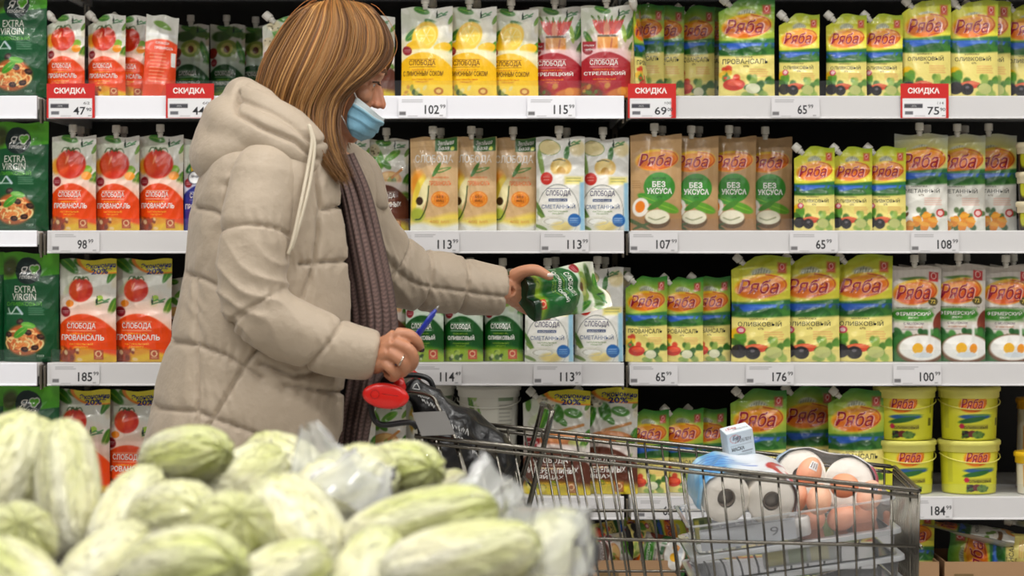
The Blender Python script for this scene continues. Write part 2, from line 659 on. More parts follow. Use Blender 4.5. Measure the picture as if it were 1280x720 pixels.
def family_s(w, h, panel, name, fruit, txt=WHITE, sub=rgb(255, 200, 60), top=rgb(226, 224, 216), save=False, foot=None, arch=.5, nm=.735, logo=True):
    """white topped pouch with an arched coloured panel"""
    a = Art(w, h, top)
    W = h / w
    a.ell(.25, .12, .5, .16, rgb(206, 212, 190), 20, 1.2, .8)
    a.ell(.85, .35, .4, .18, rgb(214, 212, 202), 0, 1.0, .8)
    a.specks(0, .02, 1, .45, 9, .035, [rgb(190, 205, 150), rgb(244, 242, 238), rgb(210, 200, 170)], 3, 1.6, .45)
    a.leaf(.40, .035, .09, .04, 10, GRN, LGRN)
    a.leaf(.95, .46, .09, .035, 110, GRN, LGRN)
    a.leaf(.97, .14, .06, .022, 120, rgb(110, 150, 70), LGRN)
    fruit(a)
    a.ell(.46, arch + .03, .62, .07, rgb(246, 244, 240), 0, .35, .95)
    a.ell(.45, arch + .62, .80, .62, panel, 0, .02)
    a.ell(.45, arch + .62, .80, .62, tuple(min(1, x * 1.15 + .03) for x in panel), 0, .9, .5)
    a.ell(.12, arch - .02, .10, .05, rgb(140, 22, 34), 20, .2)
    a.rect(.05, arch - .03, .19, arch - .024, WHITE, a=.7).rect(.06, arch - .012, .18, arch - .006, WHITE, a=.7)
    if foot:
        foot(a)
    if logo:
        logo_sprig(a, .78, .07 if not save else .40, 1.1)
    if save:
        a.ell(.82, .0, .52, .145, rgb(244, 140, 40), 0, .06)
        a.ell(.86, .0, .50, .13, rgb(240, 226, 60), 0, .06)
        a.text('Экономия', .73, .06, .52, .05, rgb(28, 40, 120), .025)
        a.text('20%*', .75, .115, .36, .058, rgb(28, 40, 120), .03)
    lw = .53
    a.rect(.43 - lw / 2, arch + .075, .43 + lw / 2, arch + .081, txt, a=.8)
    a.text('СЛОБОДА', .43, arch + .12, lw, .066, txt, .012)
    a.rect(.43 - lw / 2, arch + .16, .43 + lw / 2, arch + .166, txt, a=.8)
    a.text('МАЙОНЕЗ 67%', .43, arch + .192, .40, .020, sub, .0)
    if isinstance(name, str):
        name = [name]
    for i, nme in enumerate(name):
        a.text(nme, .44, nm + i * .062, min(.80, .078 * len(nme)), .056, txt, .018)
    y = nm + .062 * len(name) - .012
    a.text('НАТУРАЛЬНЫЙ', .44, y + .012, .42, .022, sub, .0)
    a.text('ПРОДУКТ', .44, y + .044, .26, .020, sub, .0)
    return a


def foot_tomato(a):
    a.below(lambda s: .985 - .13 * np.sin(s * 2.6 + .4), rgb(225, 150, 30), .03)
    a.below(lambda s: .90 + .12 * np.abs(s - .75), rgb(228, 190, 40), .03, .8)
    a.ell(.12, .93, .22, .075, rgb(150, 60, 20), 20, .3)
    a.specks(.02, .87, .42, .99, 12, .022, [rgb(120, 40, 16), rgb(214, 120, 40), rgb(232, 200, 150), rgb(170, 60, 24)], 5)
    badge_sq(a, .74, .925, 1.0, rgb(176, 66, 30))


def foot_green(a):
    a.ell(.4, 1.0, .8, .16, rgb(150, 180, 40), 0, .4)
    a.specks(.05, .87, .5, .99, 12, .025, [rgb(60, 100, 30), rgb(214, 220, 160), rgb(40, 70, 30), rgb(180, 200, 90)], 6)
    badge_sq(a, .74, .92, 1.1, rgb(206, 60, 40))


def foot_yellow(a):
    a.ell(.45, 1.02, .75, .14, rgb(214, 190, 30), 0, .4)
    a.specks(.05, .88, .5, .99, 10, .028, [rgb(120, 140, 40), rgb(236, 220, 120), rgb(90, 110, 30), rgb(200, 200, 90)], 7)
    badge_sq(a, .74, .93, 1.0, rgb(170, 96, 40))


def f_tomato(cy=.27, r=.15):
    def f(a):
        W = a.h / a.w
        a.ell(.82, cy + .06, .10, .05, rgb(120, 180, 40)).ell(.80, cy + .12, .11, .045, rgb(240, 160, 30))
        a.ell(.1, cy + .02, .12, .08, rgb(240, 170, 50), 0, .5)
        tomato(a, .44, cy, r)
    return f


def f_tomato_save(a):
    a.ell(.20, .42, .17, .06, rgb(246, 244, 236)).ell(.20, .43, .08, .035, rgb(244, 150, 30))
    a.leaf(.15, .05, .13, .05, 40, GRN, LGRN)
    a.ell(.74, .38, .06, .03, rgb(150, 200, 60))
    tomato(a, .40, .30, .125)
    a.leaf(.92, .15, .09, .03, 115, GRN, LGRN)


def f_olive(a):
    a.ell(.35, .14, .3, .07, rgb(60, 96, 36), -10, .3).ell(.72, .1, .28, .06, rgb(80, 120, 44), 20, .3)
    a.ell(.5, .30, .30, .11, rgb(140, 160, 60)).ell(.5, .3, .18, .075, rgb(200, 190, 100)).ell(.5, .31, .09, .045, rgb(110, 50, 24))
    a.ell(.08, .36, .14, .07, rgb(140, 30, 24), 30)
    a.leaf(.9, .36, .16, .04, 70, GRN, LGRN)


def f_lemon(a):
    a.leaf(.22, .30, .10, .045, -40, rgb(40, 110, 40), LGRN).leaf(.62, .17, .10, .035, 20, rgb(50, 110, 40), LGRN)
    a.ell(.72, .24, .16, .12, rgb(236, 232, 214), 30, .6)
    a.ell(.47, .32, .30, .14, rgb(244, 196, 20), -60).ell(.5, .31, .19, .11, rgb(250, 224, 110), -60).ell(.5, .31, .165, .095, rgb(246, 206, 40), -60)
    for q in range(6):
        t = q * PI / 3
        a.stroke([(.5, .31), (.5 + .14 * math.cos(t), .31 + .085 * math.sin(t))], .004, rgb(255, 240, 180))
    a.ell(.82, .45, .17, .06, rgb(244, 190, 24), -10).ell(.3, .43, .2, .06, rgb(240, 186, 20))


def foot_lemon(a):
    a.below(lambda s: .86 + 0 * s, rgb(250, 218, 90), .02, .75)
    a.specks(.03, .88, .55, .99, 12, .028, [rgb(150, 160, 60), rgb(236, 220, 150), rgb(60, 90, 40), rgb(214, 150, 60)], 8)
    a.ell(.75, .93, .09, .04, rgb(190, 110, 30)).ell(.75, .93, .05, .022, rgb(240, 200, 110))


def f_pepper(a):
    for i, (x, r) in enumerate(((.30, -38), (.38, -22), (.46, -8), (.55, 8), (.63, 25), (.70, 40))):
        a.ell(x, .22, .05, .095, rgb(206, 34, 24) if i % 2 else rgb(226, 60, 30), r * .7)
        a.ell(x + r * .002, .13, .022, .035, rgb(90, 130, 40), r)
    a.ell(.48, .26, .06, .10, rgb(236, 190, 150), 0, .4, .7)
    a.rect(.31, .33, .69, .51, rgb(226, 160, 40), .02).rect(.31, .315, .69, .335, rgb(60, 60, 26))
    a.stroke([(.42, .36), (.45, .50)], .01, rgb(246, 210, 120)).stroke([(.58, .36), (.55, .50)], .01, rgb(180, 100, 24))
    a.leaf(.14, .36, .10, .035, 60, GRN, LGRN).leaf(.93, .24, .13, .045, 110, GRN, LGRN).leaf(.80, .3, .10, .025, 80, LGRN)
    a.rect(.02, .385, .28, .53, rgb(150, 24, 36))
    a.text('СТРЕЛЕЦК', .15, .43, .2, .02, WHITE).text('ХРЕН', .15, .475, .14, .02, WHITE)


def foot_pepper(a):
    a.ell(.15, .93, .3, .08, rgb(110, 60, 24), 20, .3)
    a.specks(.02, .85, .5, .99, 16, .028, [rgb(140, 30, 20), rgb(90, 120, 40), rgb(200, 140, 60), rgb(170, 60, 24)], 9)
    a.ell(.76, .95, .28, .06, rgb(214, 120, 40), -10, .3)
    a.ell(.76, .93, .08, .045, rgb(230, 150, 60))


def f_quail(a):
    a.leaf(.28, .20, .13, .06, 70, rgb(84, 150, 40), LGRN).leaf(.62, .18, .10, .04, -30, rgb(100, 160, 50), LGRN)
    a.leaf(.48, .28, .07, .035, 40, rgb(70, 130, 40)).ell(.2, .12, .12, .07, rgb(216, 206, 170)).specks(.1, .08, .3, .16, 6, .01, [rgb(90, 80, 50)], 4)
    a.ell(.12, .33, .12, .06, rgb(226, 214, 180), 30).specks(.04, .3, .2, .37, 6, .01, [rgb(80, 70, 50)], 2)
    a.ell(.55, .44, .30, .09, rgb(214, 150, 84)).ell(.55, .42, .24, .06, rgb(236, 196, 120)).ell(.62, .46, .11, .055, rgb(150, 170, 60)).ell(.66, .46, .06, .035, rgb(90, 120, 40))
    a.stroke([(.62, .42), (.85, .33)], .014, rgb(206, 140, 70))
    a.leaf(.86, .60, .09, .05, 20, rgb(80, 140, 44), LGRN)


def f_quail_save(a):
    a.leaf(.30, .28, .12, .05, 110, rgb(70, 140, 40), LGRN).leaf(.52, .22, .09, .06, 70, rgb(60, 120, 36)).leaf(.75, .22, .09, .045, 10, rgb(70, 130, 40)).leaf(.60, .30, .06, .03, 40, rgb(70, 130, 40))
    a.ell(.35, .12, .14, .055, rgb(214, 206, 180), 20).specks(.25, .08, .46, .16, 8, .01, [rgb(60, 60, 40)], 4)
    a.leaf(.08, .14, .07, .03, 90, rgb(90, 140, 50))
    a.ell(.60, .48, .34, .075, rgb(190, 100, 44)).ell(.60, .45, .28, .05, rgb(226, 150, 90)).stroke([(.5, .40), (.9, .33)], .014, rgb(200, 140, 80))
    a.ell(.82, .50, .13, .04, rgb(200, 210, 120))
    a.rect(.05, .46, .26, .54, rgb(176, 26, 34)).text('НОВЫЙ', .15, .50, .15, .025, WHITE)
    a.leaf(.9, .56, .09, .035, 90, rgb(80, 140, 44), LGRN)


def f_onion(a):
    a.ell(.28, .11, .22, .08, rgb(222, 206, 150)).ring(.28, .11, .22, .08, .06, rgb(90, 130, 50)).ell(.85, .12, .16, .08, rgb(226, 210, 160), 20, .4)
    a.leaf(.63, .17, .08, .03, 95, rgb(60, 120, 50)).leaf(.1, .27, .14, .03, 80, rgb(140, 170, 90))
    a.ell(.52, .32, .22, .10, rgb(226, 186, 96)).ell(.50, .30, .14, .07, rgb(240, 214, 140), 0, .5).ell(.52, .365, .09, .05, rgb(208, 160, 74))
    a.stroke([(.36, .25), (.48, .235), (.6, .25)], .005, rgb(40, 60, 24))
    a.ell(.5, .46, .4, .07, rgb(244, 240, 232), 0, .4)
    a.ell(.22, .44, .13, .068, rgb(196, 44, 34)).rect(.15, .42, .29, .428, WHITE, a=.6).rect(.16, .45, .28, .458, WHITE, a=.6)
    a.rect(.60, .42, .97, .50, rgb(238, 226, 130), .03).small(.64, .94, .435, 2, .03, rgb(60, 70, 60))


def d_white(w, h):
    a = Art(w, h, rgb(228, 227, 220))
    f_onion(a)
    logo_sprig(a, .78, .06, 1.1)
    a.rect(.91, .48, 1.0, 1.0, rgb(150, 196, 220), .02)
    a.rect(0, .55, .06, 1, rgb(200, 206, 190), .03)
    a.ell(.46, .80, .44, .30, rgb(90, 96, 90), 0, .02, .7)
    a.ell(.46, .805, .43, .295, rgb(236, 234, 226), 0, .02)
    a.rect(.22, .545, .72, .551, rgb(50, 50, 90), a=.7)
    a.text('СЛОБОДА', .47, .60, .52, .07, rgb(52, 46, 96), .012)
    a.rect(.27, .655, .66, .685, rgb(44, 70, 120))
    a.text('МАЙОНЕЗ 67%', .465, .67, .34, .018, WHITE)
    a.text('СМЕТАННЫЙ', .47, .735, .70, .056, rgb(96, 114, 150), .01)
    a.text('НАТУРАЛЬНЫЙ', .47, .79, .40, .02, rgb(110, 150, 60)).text('ПРОДУКТ', .47, .818, .24, .018, rgb(110, 150, 60))
    a.leaf(.10, .80, .15, .025, 60, rgb(90, 130, 60)).leaf(.16, .86, .1, .02, 40, rgb(120, 150, 70))
    a.ell(.38, .93, .38, .09, rgb(222, 220, 206)).ell(.36, .90, .22, .04, rgb(244, 242, 234)).ell(.55, .95, .22, .05, rgb(228, 206, 130), 0, .5).ring(.38, .9, .2, .035, .12, rgb(196, 192, 176))
    a.leaf(.1, .96, .08, .02, 20, rgb(110, 140, 60))
    a.ell(.80, .885, .13, .07, rgb(24, 96, 168), -10)
    for k in range(3):
        a.rect(.71, .862 + k * .022, .88, .868 + k * .022, rgb(220, 232, 244), a=.6)
    return a


def d_kraft_o(w, h):
    a = Art(w, h, rgb(208, 172, 124))
    a.specks(0, 0, 1, 1, 30, .02, [rgb(196, 158, 110), rgb(218, 184, 138)], 2, 2.0, .5)
    a.below(lambda s: .84 + .03 * np.sin(s * 5), rgb(232, 206, 90), .05).below(lambda s: .93 - .02 * np.sin(s * 7), rgb(232, 230, 220), .05)
    a.rect(0, .10, 1, .106, rgb(180, 140, 96), a=.5)
    a.rect(.52, 0, .98, .145, rgb(44, 96, 30)).text('Зелёная', .74, .05, .34, .05, WHITE, .01, .2).text('База', .70, .105, .22, .045, WHITE, .01, .2).ell(.88, .12, .04, .02, rgb(200, 210, 60))
    a.text('СЛОБОДА', .5, .235, .80, .10, rgb(232, 226, 216), .012)
    a.leaf(.56, .345, .09, .022, -60, rgb(70, 120, 40)).stroke([(.5, .375), (.66, .37), (.84, .33)], .006, rgb(70, 130, 50)).stroke([(.60, .345), (.7, .33), (.85, .32)], .006, rgb(90, 140, 60))
    a.text('МАЙОНЕЗ', .64, .425, .34, .026, rgb(226, 120, 60)).text('ПРОВАНСАЛЬ', .64, .49, .46, .05, rgb(226, 110, 50), .01)
    a.ell(.64, .66, .19, .085, rgb(226, 128, 30)).ring(.64, .66, .15, .066, .05, rgb(250, 200, 90)).text('БЕЗ', .64, .635, .14, .025, rgb(120, 70, 20)).text('ЯИЦ', .64, .68, .16, .03, rgb(120, 70, 20))
    a.ell(.16, .50, .16, .15, rgb(236, 150, 40), 0, .6).ell(.18, .62, .13, .22, rgb(240, 210, 70), 15, .3).ell(.28, .62, .10, .20, rgb(238, 226, 170), 18, .25).ell(.2, .68, .08, .045, rgb(60, 36, 16)).ell(.16, .83, .16, .075, rgb(170, 180, 60), 0, .4)
    a.stroke([(.40, .52), (.36, .72), (.24, .86), (.12, .88)], .007, rgb(50, 70, 24))
    a.text('400 мл', .62, .90, .40, .034, rgb(220, 160, 60))
    return a


def hen_oval(a, cx, cy, rx, ry, fill=rgb(236, 122, 30), glow=rgb(246, 196, 40), wordw=1.6, wordh=1.25, rot=-6):
    a.ell(cx, cy, rx * 1.06, ry * 1.12, glow, rot)
    a.ell(cx, cy + ry * .12, rx * .98, ry * .96, fill, rot, .2)
    a.ell(cx - rx * .1, cy - ry * .35, rx * .7, ry * .4, rgb(248, 190, 50), rot, .9, .6)
    a.stroke([(cx + rx * .2, cy - ry * 1.02), (cx + rx * .8, cy - ry * .75), (cx + rx * 1.0, cy - ry * .05), (cx + rx * .7, cy + ry * .6), (cx + rx * .1, cy + ry * .95)], .006, rgb(196, 70, 30))
    a.text('Ряба', cx - rx * .08, cy + ry * .03, rx * wordw * 1.07, ry * wordh * 1.08, rgb(250, 186, 160), .024, .28, .0003)
    a.text('Ряба', cx - rx * .08, cy + ry * .03, rx * wordw, ry * wordh, rgb(160, 16, 50), .006, .28, .0008)


def family_r(w, h, top, top2, name, low=rgb(238, 222, 128), foot='tomato', cream=.57, ov=.285, size=.105, band=.455, badge=True, oliv=False, cx=.5):
    a = Art(w, h, top)
    W = h / w
    a.fade(.0, band, top2)
    a.ell(.5, .0, .8, .05, tuple(x * .92 for x in top), 0, .8)
    a.ell(cx, ov, .60, size * 1.75, rgb(244, 226, 80), 0, 1.2, .9)
    # farm house in grey line work
    a.ell(.5, .15, .17, .04, rgb(196, 200, 180), 0, .4, .9)
    for k in range(7):
        x = .36 + .045 * k
        a.stroke([(x, .175), (x + .02, .115 + .012 * abs(k - 3))], .005, rgb(110, 116, 100), .8)
    hen_oval(a, cx, ov, .43, size)
    a.below(lambda s: band - .035 + .015 * np.sin(s * 3 + 1), rgb(50, 120, 60), .02)
    a.below(lambda s: band + .0 * s, rgb(44, 96, 190), .012)
    a.ell(.7, band + .025, .35, .012, rgb(90, 140, 220), 0, .6, .6)
    a.below(lambda s: band + .055 + .018 * np.sin(s * 6 + .5), rgb(36, 96, 34), .02)
    a.specks(0, band + .06, 1, cream - .01, 10, .03, [rgb(70, 130, 50), rgb(30, 84, 34)], 5, 2.2, .7)
    a.below(lambda s: cream + .012 * np.cos(s * 3 - 1.2), low, .02)
    a.text('МАЙОНЕЗ', .46, cream + .022, .30, .018, rgb(70, 66, 50))
    a.text(name, .48, cream + .067, min(.86, .083 * len(name)), .052, rgb(44, 46, 40), .006)
    a.text('67%', .5, cream + .115, .10, .02, rgb(110, 90, 50))
    a.small(.56, .93, cream + .145, 4, .022, rgb(222, 100, 70), 3)
    if badge:
        a.rect(.79, .065, .92, .155, rgb(206, 52, 50), .03).ring(.855, .10, .03, .025, .25, rgb(245, 190, 180)).rect(.81, .135, .9, .142, rgb(245, 190, 180), a=.7)
    if foot == 'tomato':
        a.specks(.02, .70, .35, .82, 12, .03, [rgb(214, 60, 40), rgb(80, 130, 50), rgb(240, 190, 60)], 4)
        a.ell(.28, .87, .20, .06, rgb(206, 48, 30)).ell(.30, .855, .14, .03, rgb(232, 90, 60))
        a.specks(.45, .80, .95, .98, 16, .04, [rgb(60, 110, 40), rgb(140, 170, 80), rgb(40, 90, 36)], 8)
        a.ell(.62, .91, .13, .05, rgb(226, 224, 190))
    elif foot == 'olive':
        a.ell(.1, .75, .14, .07, rgb(240, 190, 30), 0, .3)
        a.specks(0, .75, .38, .85, 10, .035, [rgb(90, 150, 50), rgb(60, 110, 40)], 4)
        a.ell(.42, .87, .20, .04, rgb(214, 70, 40)).ell(.42, .855, .2, .018, rgb(226, 110, 70))
        a.ell(.13, .90, .14, .065, rgb(34, 30, 34)).ell(.36, .915, .13, .06, rgb(30, 26, 30)).ell(.36, .895, .04, .015, rgb(110, 104, 112), 0, .6)
        a.specks(.58, .79, .98, .97, 16, .04, [rgb(100, 150, 60), rgb(150, 180, 80), rgb(70, 120, 44)], 8)
        a.ell(.72, .91, .14, .055, rgb(196, 200, 120))
        if oliv:
            a.ell(.16, .70, .08, .035, rgb(206, 60, 90)).ell(.16, .70, .05, .02, rgb(244, 200, 200))
    elif foot == 'chanterelle':
        a.specks(.3, .78, .95, .97, 16, .035, [rgb(50, 90, 50), rgb(80, 110, 60)], 8)
        for x, y, r in ((.42, .90, 20), (.6, .86, -10), (.72, .91, 15), (.28, .95, 0), (.56, .95, 10)):
            a.ell(x, y, .08, .06, rgb(230, 140, 30), r).ell(x, y - .02, .10, .022, rgb(240, 170, 60), r)
        a.ell(.1, .82, .16, .05, rgb(110, 76, 44)).ell(.1, .795, .16, .025, rgb(236, 230, 214)).specks(0, .7, .2, .77, 5, .03, [rgb(110, 150, 60)], 2)
        a.ell(.86, .815, .08, .042, rgb(196, 50, 50)).ell(.86, .815, .05, .026, rgb(240, 200, 196))
    return a


def d_novinegar(w, h):
    a = Art(w, h, rgb(190, 152, 104))
    a.specks(0, 0, 1, 1, 40, .03, [rgb(176, 138, 92), rgb(200, 164, 116), rgb(184, 146, 100)], 3, 2.0, .5)
    a.below(lambda s: .80 + 0 * s, rgb(150, 106, 66), .2, .7)
    hen_oval(a, .52, .26, .40, .10)
    a.ell(.57, .545, .31, .155, rgb(58, 138, 44), 0, .05)
    a.leaf(.35, .665, .12, .045, 20, rgb(74, 150, 50), LGRN)
    a.text('БЕЗ', .56, .515, .26, .062, WHITE, .03).text('УКСУСА', .57, .585, .50, .062, WHITE, .03)
    a.text('МАЙОНЕЗ', .57, .45, .26, .022, rgb(30, 80, 30)).text('67%', .57, .645, .1, .018, rgb(30, 80, 30))
    a.small(.03, .22, .48, 4, .022, rgb(120, 84, 40), 3)
    a.ell(.20, .755, .16, .10, rgb(240, 232, 220), 20).ell(.19, .75, .095, .062, rgb(238, 130, 30), 20)
    a.leaf(.72, .755, .13, .05, 20, rgb(96, 156, 44), LGRN).leaf(.5, .73, .10, .03, -30, rgb(70, 130, 40))
    a.ell(.53, .885, .25, .09, rgb(96, 68, 36)).ell(.53, .855, .24, .075, rgb(232, 226, 200)).stroke([(.36, .86), (.5, .885), (.68, .855)], .006, rgb(150, 150, 110))
    a.leaf(.12, .92, .16, .02, 25, rgb(70, 90, 40)).leaf(.22, .95, .1, .015, -20, rgb(70, 90, 40))
    return a


def d_farm(w, h):
    a = Art(w, h, rgb(214, 206, 196))
    for k in range(9):
        a.rect(k * .12, 0, k * .12 + .008, 1, rgb(196, 186, 176), .02, .6)
    a.ell(.45, .13, .25, .02, rgb(90, 130, 60), 0, .5)
    hen_oval(a, .48, .27, .43, .12, rgb(238, 100, 30))
    a.rect(.76, .06, .94, .16, rgb(196, 44, 44)).ring(.85, .10, .05, .03, .2, rgb(240, 200, 190))
    a.ell(.84, .37, .10, .045, rgb(90, 80, 30)).text('72', .84, .37, .10, .04, rgb(240, 210, 90), .02)
    a.text('МАЙОНЕЗ ПРОВАНСАЛЬ', .5, .435, .8, .018, rgb(110, 100, 90))
    a.ell(.42, .51, .44, .062, rgb(64, 140, 40)).rect(.05, .455, .8, .565, rgb(64, 140, 40), .06)
    a.text('ФЕРМЕРСКИЙ', .44, .495, .70, .05, WHITE, .015).text('ВКУС', .44, .54, .2, .02, rgb(230, 240, 210))
    a.text('С МОЛОКОМ', .44, .60, .40, .025, rgb(90, 70, 90)).text('И СМЕТАНОЙ', .44, .635, .36, .022, rgb(190, 110, 60)).rect(.2, .66, .7, .668, rgb(110, 100, 110), a=.6)
    a.ell(1.0, .58, .15, .12, rgb(120, 50, 30), 20)
    a.below(lambda s: .72 - .02 * np.sin(s * 9), rgb(50, 110, 50), .03)
    a.specks(0, .68, 1, .8, 14, .04, [rgb(60, 130, 50), rgb(36, 90, 40)], 5)
    a.ell(.60, .87, .50, .16, rgb(110, 70, 40)).ell(.6, .855, .46, .135, rgb(240, 238, 232))
    a.ell(.52, .86, .11, .055, rgb(240, 180, 40), -30).ell(.76, .865, .075, .05, rgb(236, 150, 40), 10).ell(.62, .93, .2, .03, rgb(214, 220, 224))
    a.rect(.73, .62, .79, .80, rgb(230, 228, 222), .02)
    return a


def d_pasta(w, h):
    a = Art(w, h, rgb(14, 86, 44))
    W = h / w
    a.fade(.3, 1.1, rgb(8, 66, 34))
    a.below(lambda s: .0 * s - .1, rgb(76, 164, 30), .01, 1, to=lambda s: .20 + .12 * (1 - s) ** 1.0 * 0 + .05 * (1 - s))
    a.below(lambda s: .0 * s - .1, rgb(98, 182, 44), .05, .8, to=lambda s: .05 + .09 * s)
    a.ell(.12, .14, .14, .09, rgb(66, 44, 30), 20, .6, .7)
    a.ell(.46, .165, .235, .235 / W, rgb(16, 40, 36), 0, .03)
    a.text('я', .375, .165, .15, .075, WHITE, -.005, .35)
    a.ell(.53, .14, .066, .034, WHITE).ell(.605, .135, .058, .034, WHITE).ell(.56, .168, .058, .036, WHITE, 30)
    a.ell(.53, .14, .050, .025, rgb(96, 180, 40)).ell(.603, .136, .044, .025, rgb(96, 180, 40)).ell(.56, .165, .044, .028, rgb(96, 180, 40), 30)
    a.stroke([(.44, .205), (.50, .185), (.62, .215)], .0035, WHITE)
    a.text('готовить', .46, .225, .30, .028, WHITE, .0)
    a.text('EXTRA', .42, .335, .40, .062, rgb(226, 228, 214), .0).text('VIRGIN', .40, .405, .44, .062, rgb(226, 228, 214), .0)
    a.text('ОЛИВКОВЫЙ', .40, .465, .66, .045, rgb(80, 160, 40), .01)
    a.rect(.16, .432, .62, .436, rgb(220, 220, 200), a=.6)
    a.small(.50, .80, .505, 4, .019, rgb(200, 210, 190), 3)
    a.stroke([(.10, .51), (.16, .56), (.26, .50)], .005, rgb(210, 220, 210)).stroke([(.28, .50), (.38, .56)], .01, rgb(190, 206, 214)).stroke([(.08, .56), (.38, .56)], .004, rgb(200, 214, 206))
    rs = random.Random(7)
    cols = [rgb(236, 160, 94), rgb(224, 136, 70), rgb(246, 196, 126), rgb(236, 214, 150), rgb(214, 110, 56)]
    a.ell(.42, .80, .36, .145, rgb(170, 88, 40), 0, .2)
    for k in range(44):
        t = rs.uniform(0, 6.28)
        cx, cy = .42 + .24 * math.cos(t) * rs.uniform(.3, 1), .80 + .105 * math.sin(t) * rs.uniform(.3, 1)
        r = rs.uniform(.05, .11)
        q = rs.uniform(0, 6.28)
        a.stroke([(cx + r * math.cos(q + j) * 1.3, cy + r * .55 * math.sin(q + j)) for j in (0, 1.1, 2.2, 3.3)], .007, cols[k % 5])
    for x, y in ((.34, .63), (.50, .73), (.72, .77), (.44, .885), (.62, .87), (.12, .75)):
        a.ell(x, y, .07, .026, rgb(44, 22, 20), rs.uniform(-20, 20)).ell(x + .01, y - .004, .035, .01, rgb(96, 60, 44), 0, .6)
    a.leaf(.36, .73, .08, .035, -35, rgb(70, 150, 40), LGRN).leaf(.50, .665, .07, .028, 10, rgb(96, 170, 50), LGRN)
    a.text('ГОСТ', .72, .945, .12, .02, rgb(190, 210, 190)).rect(.68, .965, .80, .97, rgb(170, 200, 170), a=.5).rect(.05, .965, .35, .97, rgb(170, 200, 170), a=.4)
    return a


def d_back(w, h):
    a = Art(w, h, rgb(222, 222, 212))
    a.leaf(.5, .12, .12, .04, 20, rgb(120, 160, 70))
    a.below(lambda s: .29 + .05 * (s - .5) ** 2 * 4, rgb(226, 74, 34), .02)
    a.rect(.05, .22, .95, .26, rgb(236, 236, 232))
    a.text('СЛОБОДА', .5, .34, .42, .035, WHITE).text('ПРОВАНСАЛЬ', .55, .40, .6, .035, WHITE, .01)
    a.small(.12, .70, .47, 9, .042, rgb(250, 214, 190), 3, .012)
    a.rect(.78, .45, .96, .62, rgb(236, 234, 230))
    return a


def d_blue(w, h):
    a = family_s(w, h, rgb(34, 40, 120), 'ПРОВАНСАЛЬ', f_lemon, sub=rgb(200, 210, 240))
    a.ell(.28, .42, .17, .075, rgb(30, 34, 60)).ell(.28, .42, .15, .065, rgb(240, 240, 240)).text('лёгкая', .28, .405, .2, .03, rgb(40, 40, 60), .01)
    return a


# ------------------------------------------------------------------ pouch builder
PX = 1 / 600.0
DESIGN = {}


def pouch_mesh(mb, w, h, T, art, spout, seed, cell=0.00155):
    rs = np.random.RandomState(seed)
    kx = rs.normal(size=(4, 2)) * 55
    ph = rs.rand(4) * 6.28
    cut = 0.40 if spout == 'corner' else 0.0

    def sl(t):
        return cut * np.clip((0.135 - t) / 0.135, 0, 1)

    def depth(s, t):
        v = 1 - t
        x, z = (s - .5) * w, v * h
        u = 2 * s - 1
        b = np.where(v < .12, 1 - .22 * ((.12 - v) / .12) ** 2, 1 - (np.clip((v - .12) / .88, 0, 1)) ** 1.75)
        e = np.clip(1 - np.abs(u) ** 2.6, 0, 1) ** .8
        wr = sum(-np.abs(np.sin(kx[i, 0] * x + kx[i, 1] * z + ph[i] + 1.5 * np.sin(kx[(i + 1) % 4, 1] * x * .7 + ph[i]))) for i in range(4)) * .0012
        wr = wr + .0020 * np.sin(x / w * 17 + ph[0]) * np.clip(1 - t / .35, 0, 1)
        return T / 2 * b * e + wr * np.clip(e * 2, 0, 1) * np.clip(b * 4, 0, 1)

    def surf(s, t, lift):
        v = 1 - t
        hw = w / 2 * (1 - .022 * np.sin(PI * np.clip(v * 1.1, 0, 1)))
        x = (2 * s - 1) * hw
        top = -.0022 * (np.sin(s * 9 + ph[1])) * np.clip(1 - t * 4, 0, 1)
        return np.stack([x, -np.maximum(depth(s, t), .0004) - lift * 1.25, v * h + top], 1)

    printed(mb, surf, art, lambda t: (sl(t), np.ones_like(t)), max(20, int(w / cell)), max(30, int(h / cell)))
    # back
    nu, nv = 14, 20
    t = np.linspace(0, 1, nv + 1)
    k = np.linspace(0, 1, nu + 1)
    S_ = sl(t)[:, None] + (1 - sl(t))[:, None] * k
    T_ = np.repeat(t[:, None], nu + 1, 1)
    b = surf(S_.ravel(), T_.ravel(), 0)
    b[:, 1] *= -1
    bc = np.array(art.paint(np.array([[.05]]), np.array([[.9]]))[0, 0]) * .9
    mb.add(b, gridfaces(nu, nv), 0, bc)
    # gusset
    s = np.linspace(0, 1, 15)
    fr = surf(s, np.ones(15), 0)
    bk = fr.copy()
    bk[:, 1] *= -1
    mid = fr.copy()
    mid[:, 1] = 0
    mid[:, 2] = .012 * (1 - (2 * s - 1) ** 2)
    V = np.concatenate([fr, mid, bk])
    mb.add(V, [[j * 15 + i, j * 15 + i + 1, (j + 1) * 15 + i + 1, (j + 1) * 15 + i] for j in range(2) for i in range(14)], 0, bc)
    return surf


def cap_obj(spout, w, h, parent):
    prof = [(.0052, -.004), (.0052, .003), (.0068, .004), (.0068, .006), (.0054, .0065), (.0054, .008), (.0086, .0085), (.0088, .010), (.0086, .0225), (.0078, .024), (.003, .0245)]
    v, f = lathe(prof, 24)
    r = np.hypot(v[:, 0], v[:, 1])
    an = np.arctan2(v[:, 1], v[:, 0])
    kk = np.where((r > .0083) & (v[:, 2] < .0226), 1 + .025 * np.cos(an * 12), 1.0)
    v[:, 0] *= kk
    v[:, 1] *= kk
    if spout == 'corner':
        M = Matrix.Rotation(math.radians(-47), 3, 'Y')
        v = v @ np.array(M).T
        # middle of the diagonal cut
        v = v + np.array([-w / 2 + .20 * w * 1.0, 0, h - .0675 * h])
    else:
        v = v + np.array([-.03 * w if spout == 'center' else -.12 * w, 0, h])
    return MB().add(v, f).build('screw_cap', M_CAP, parent)


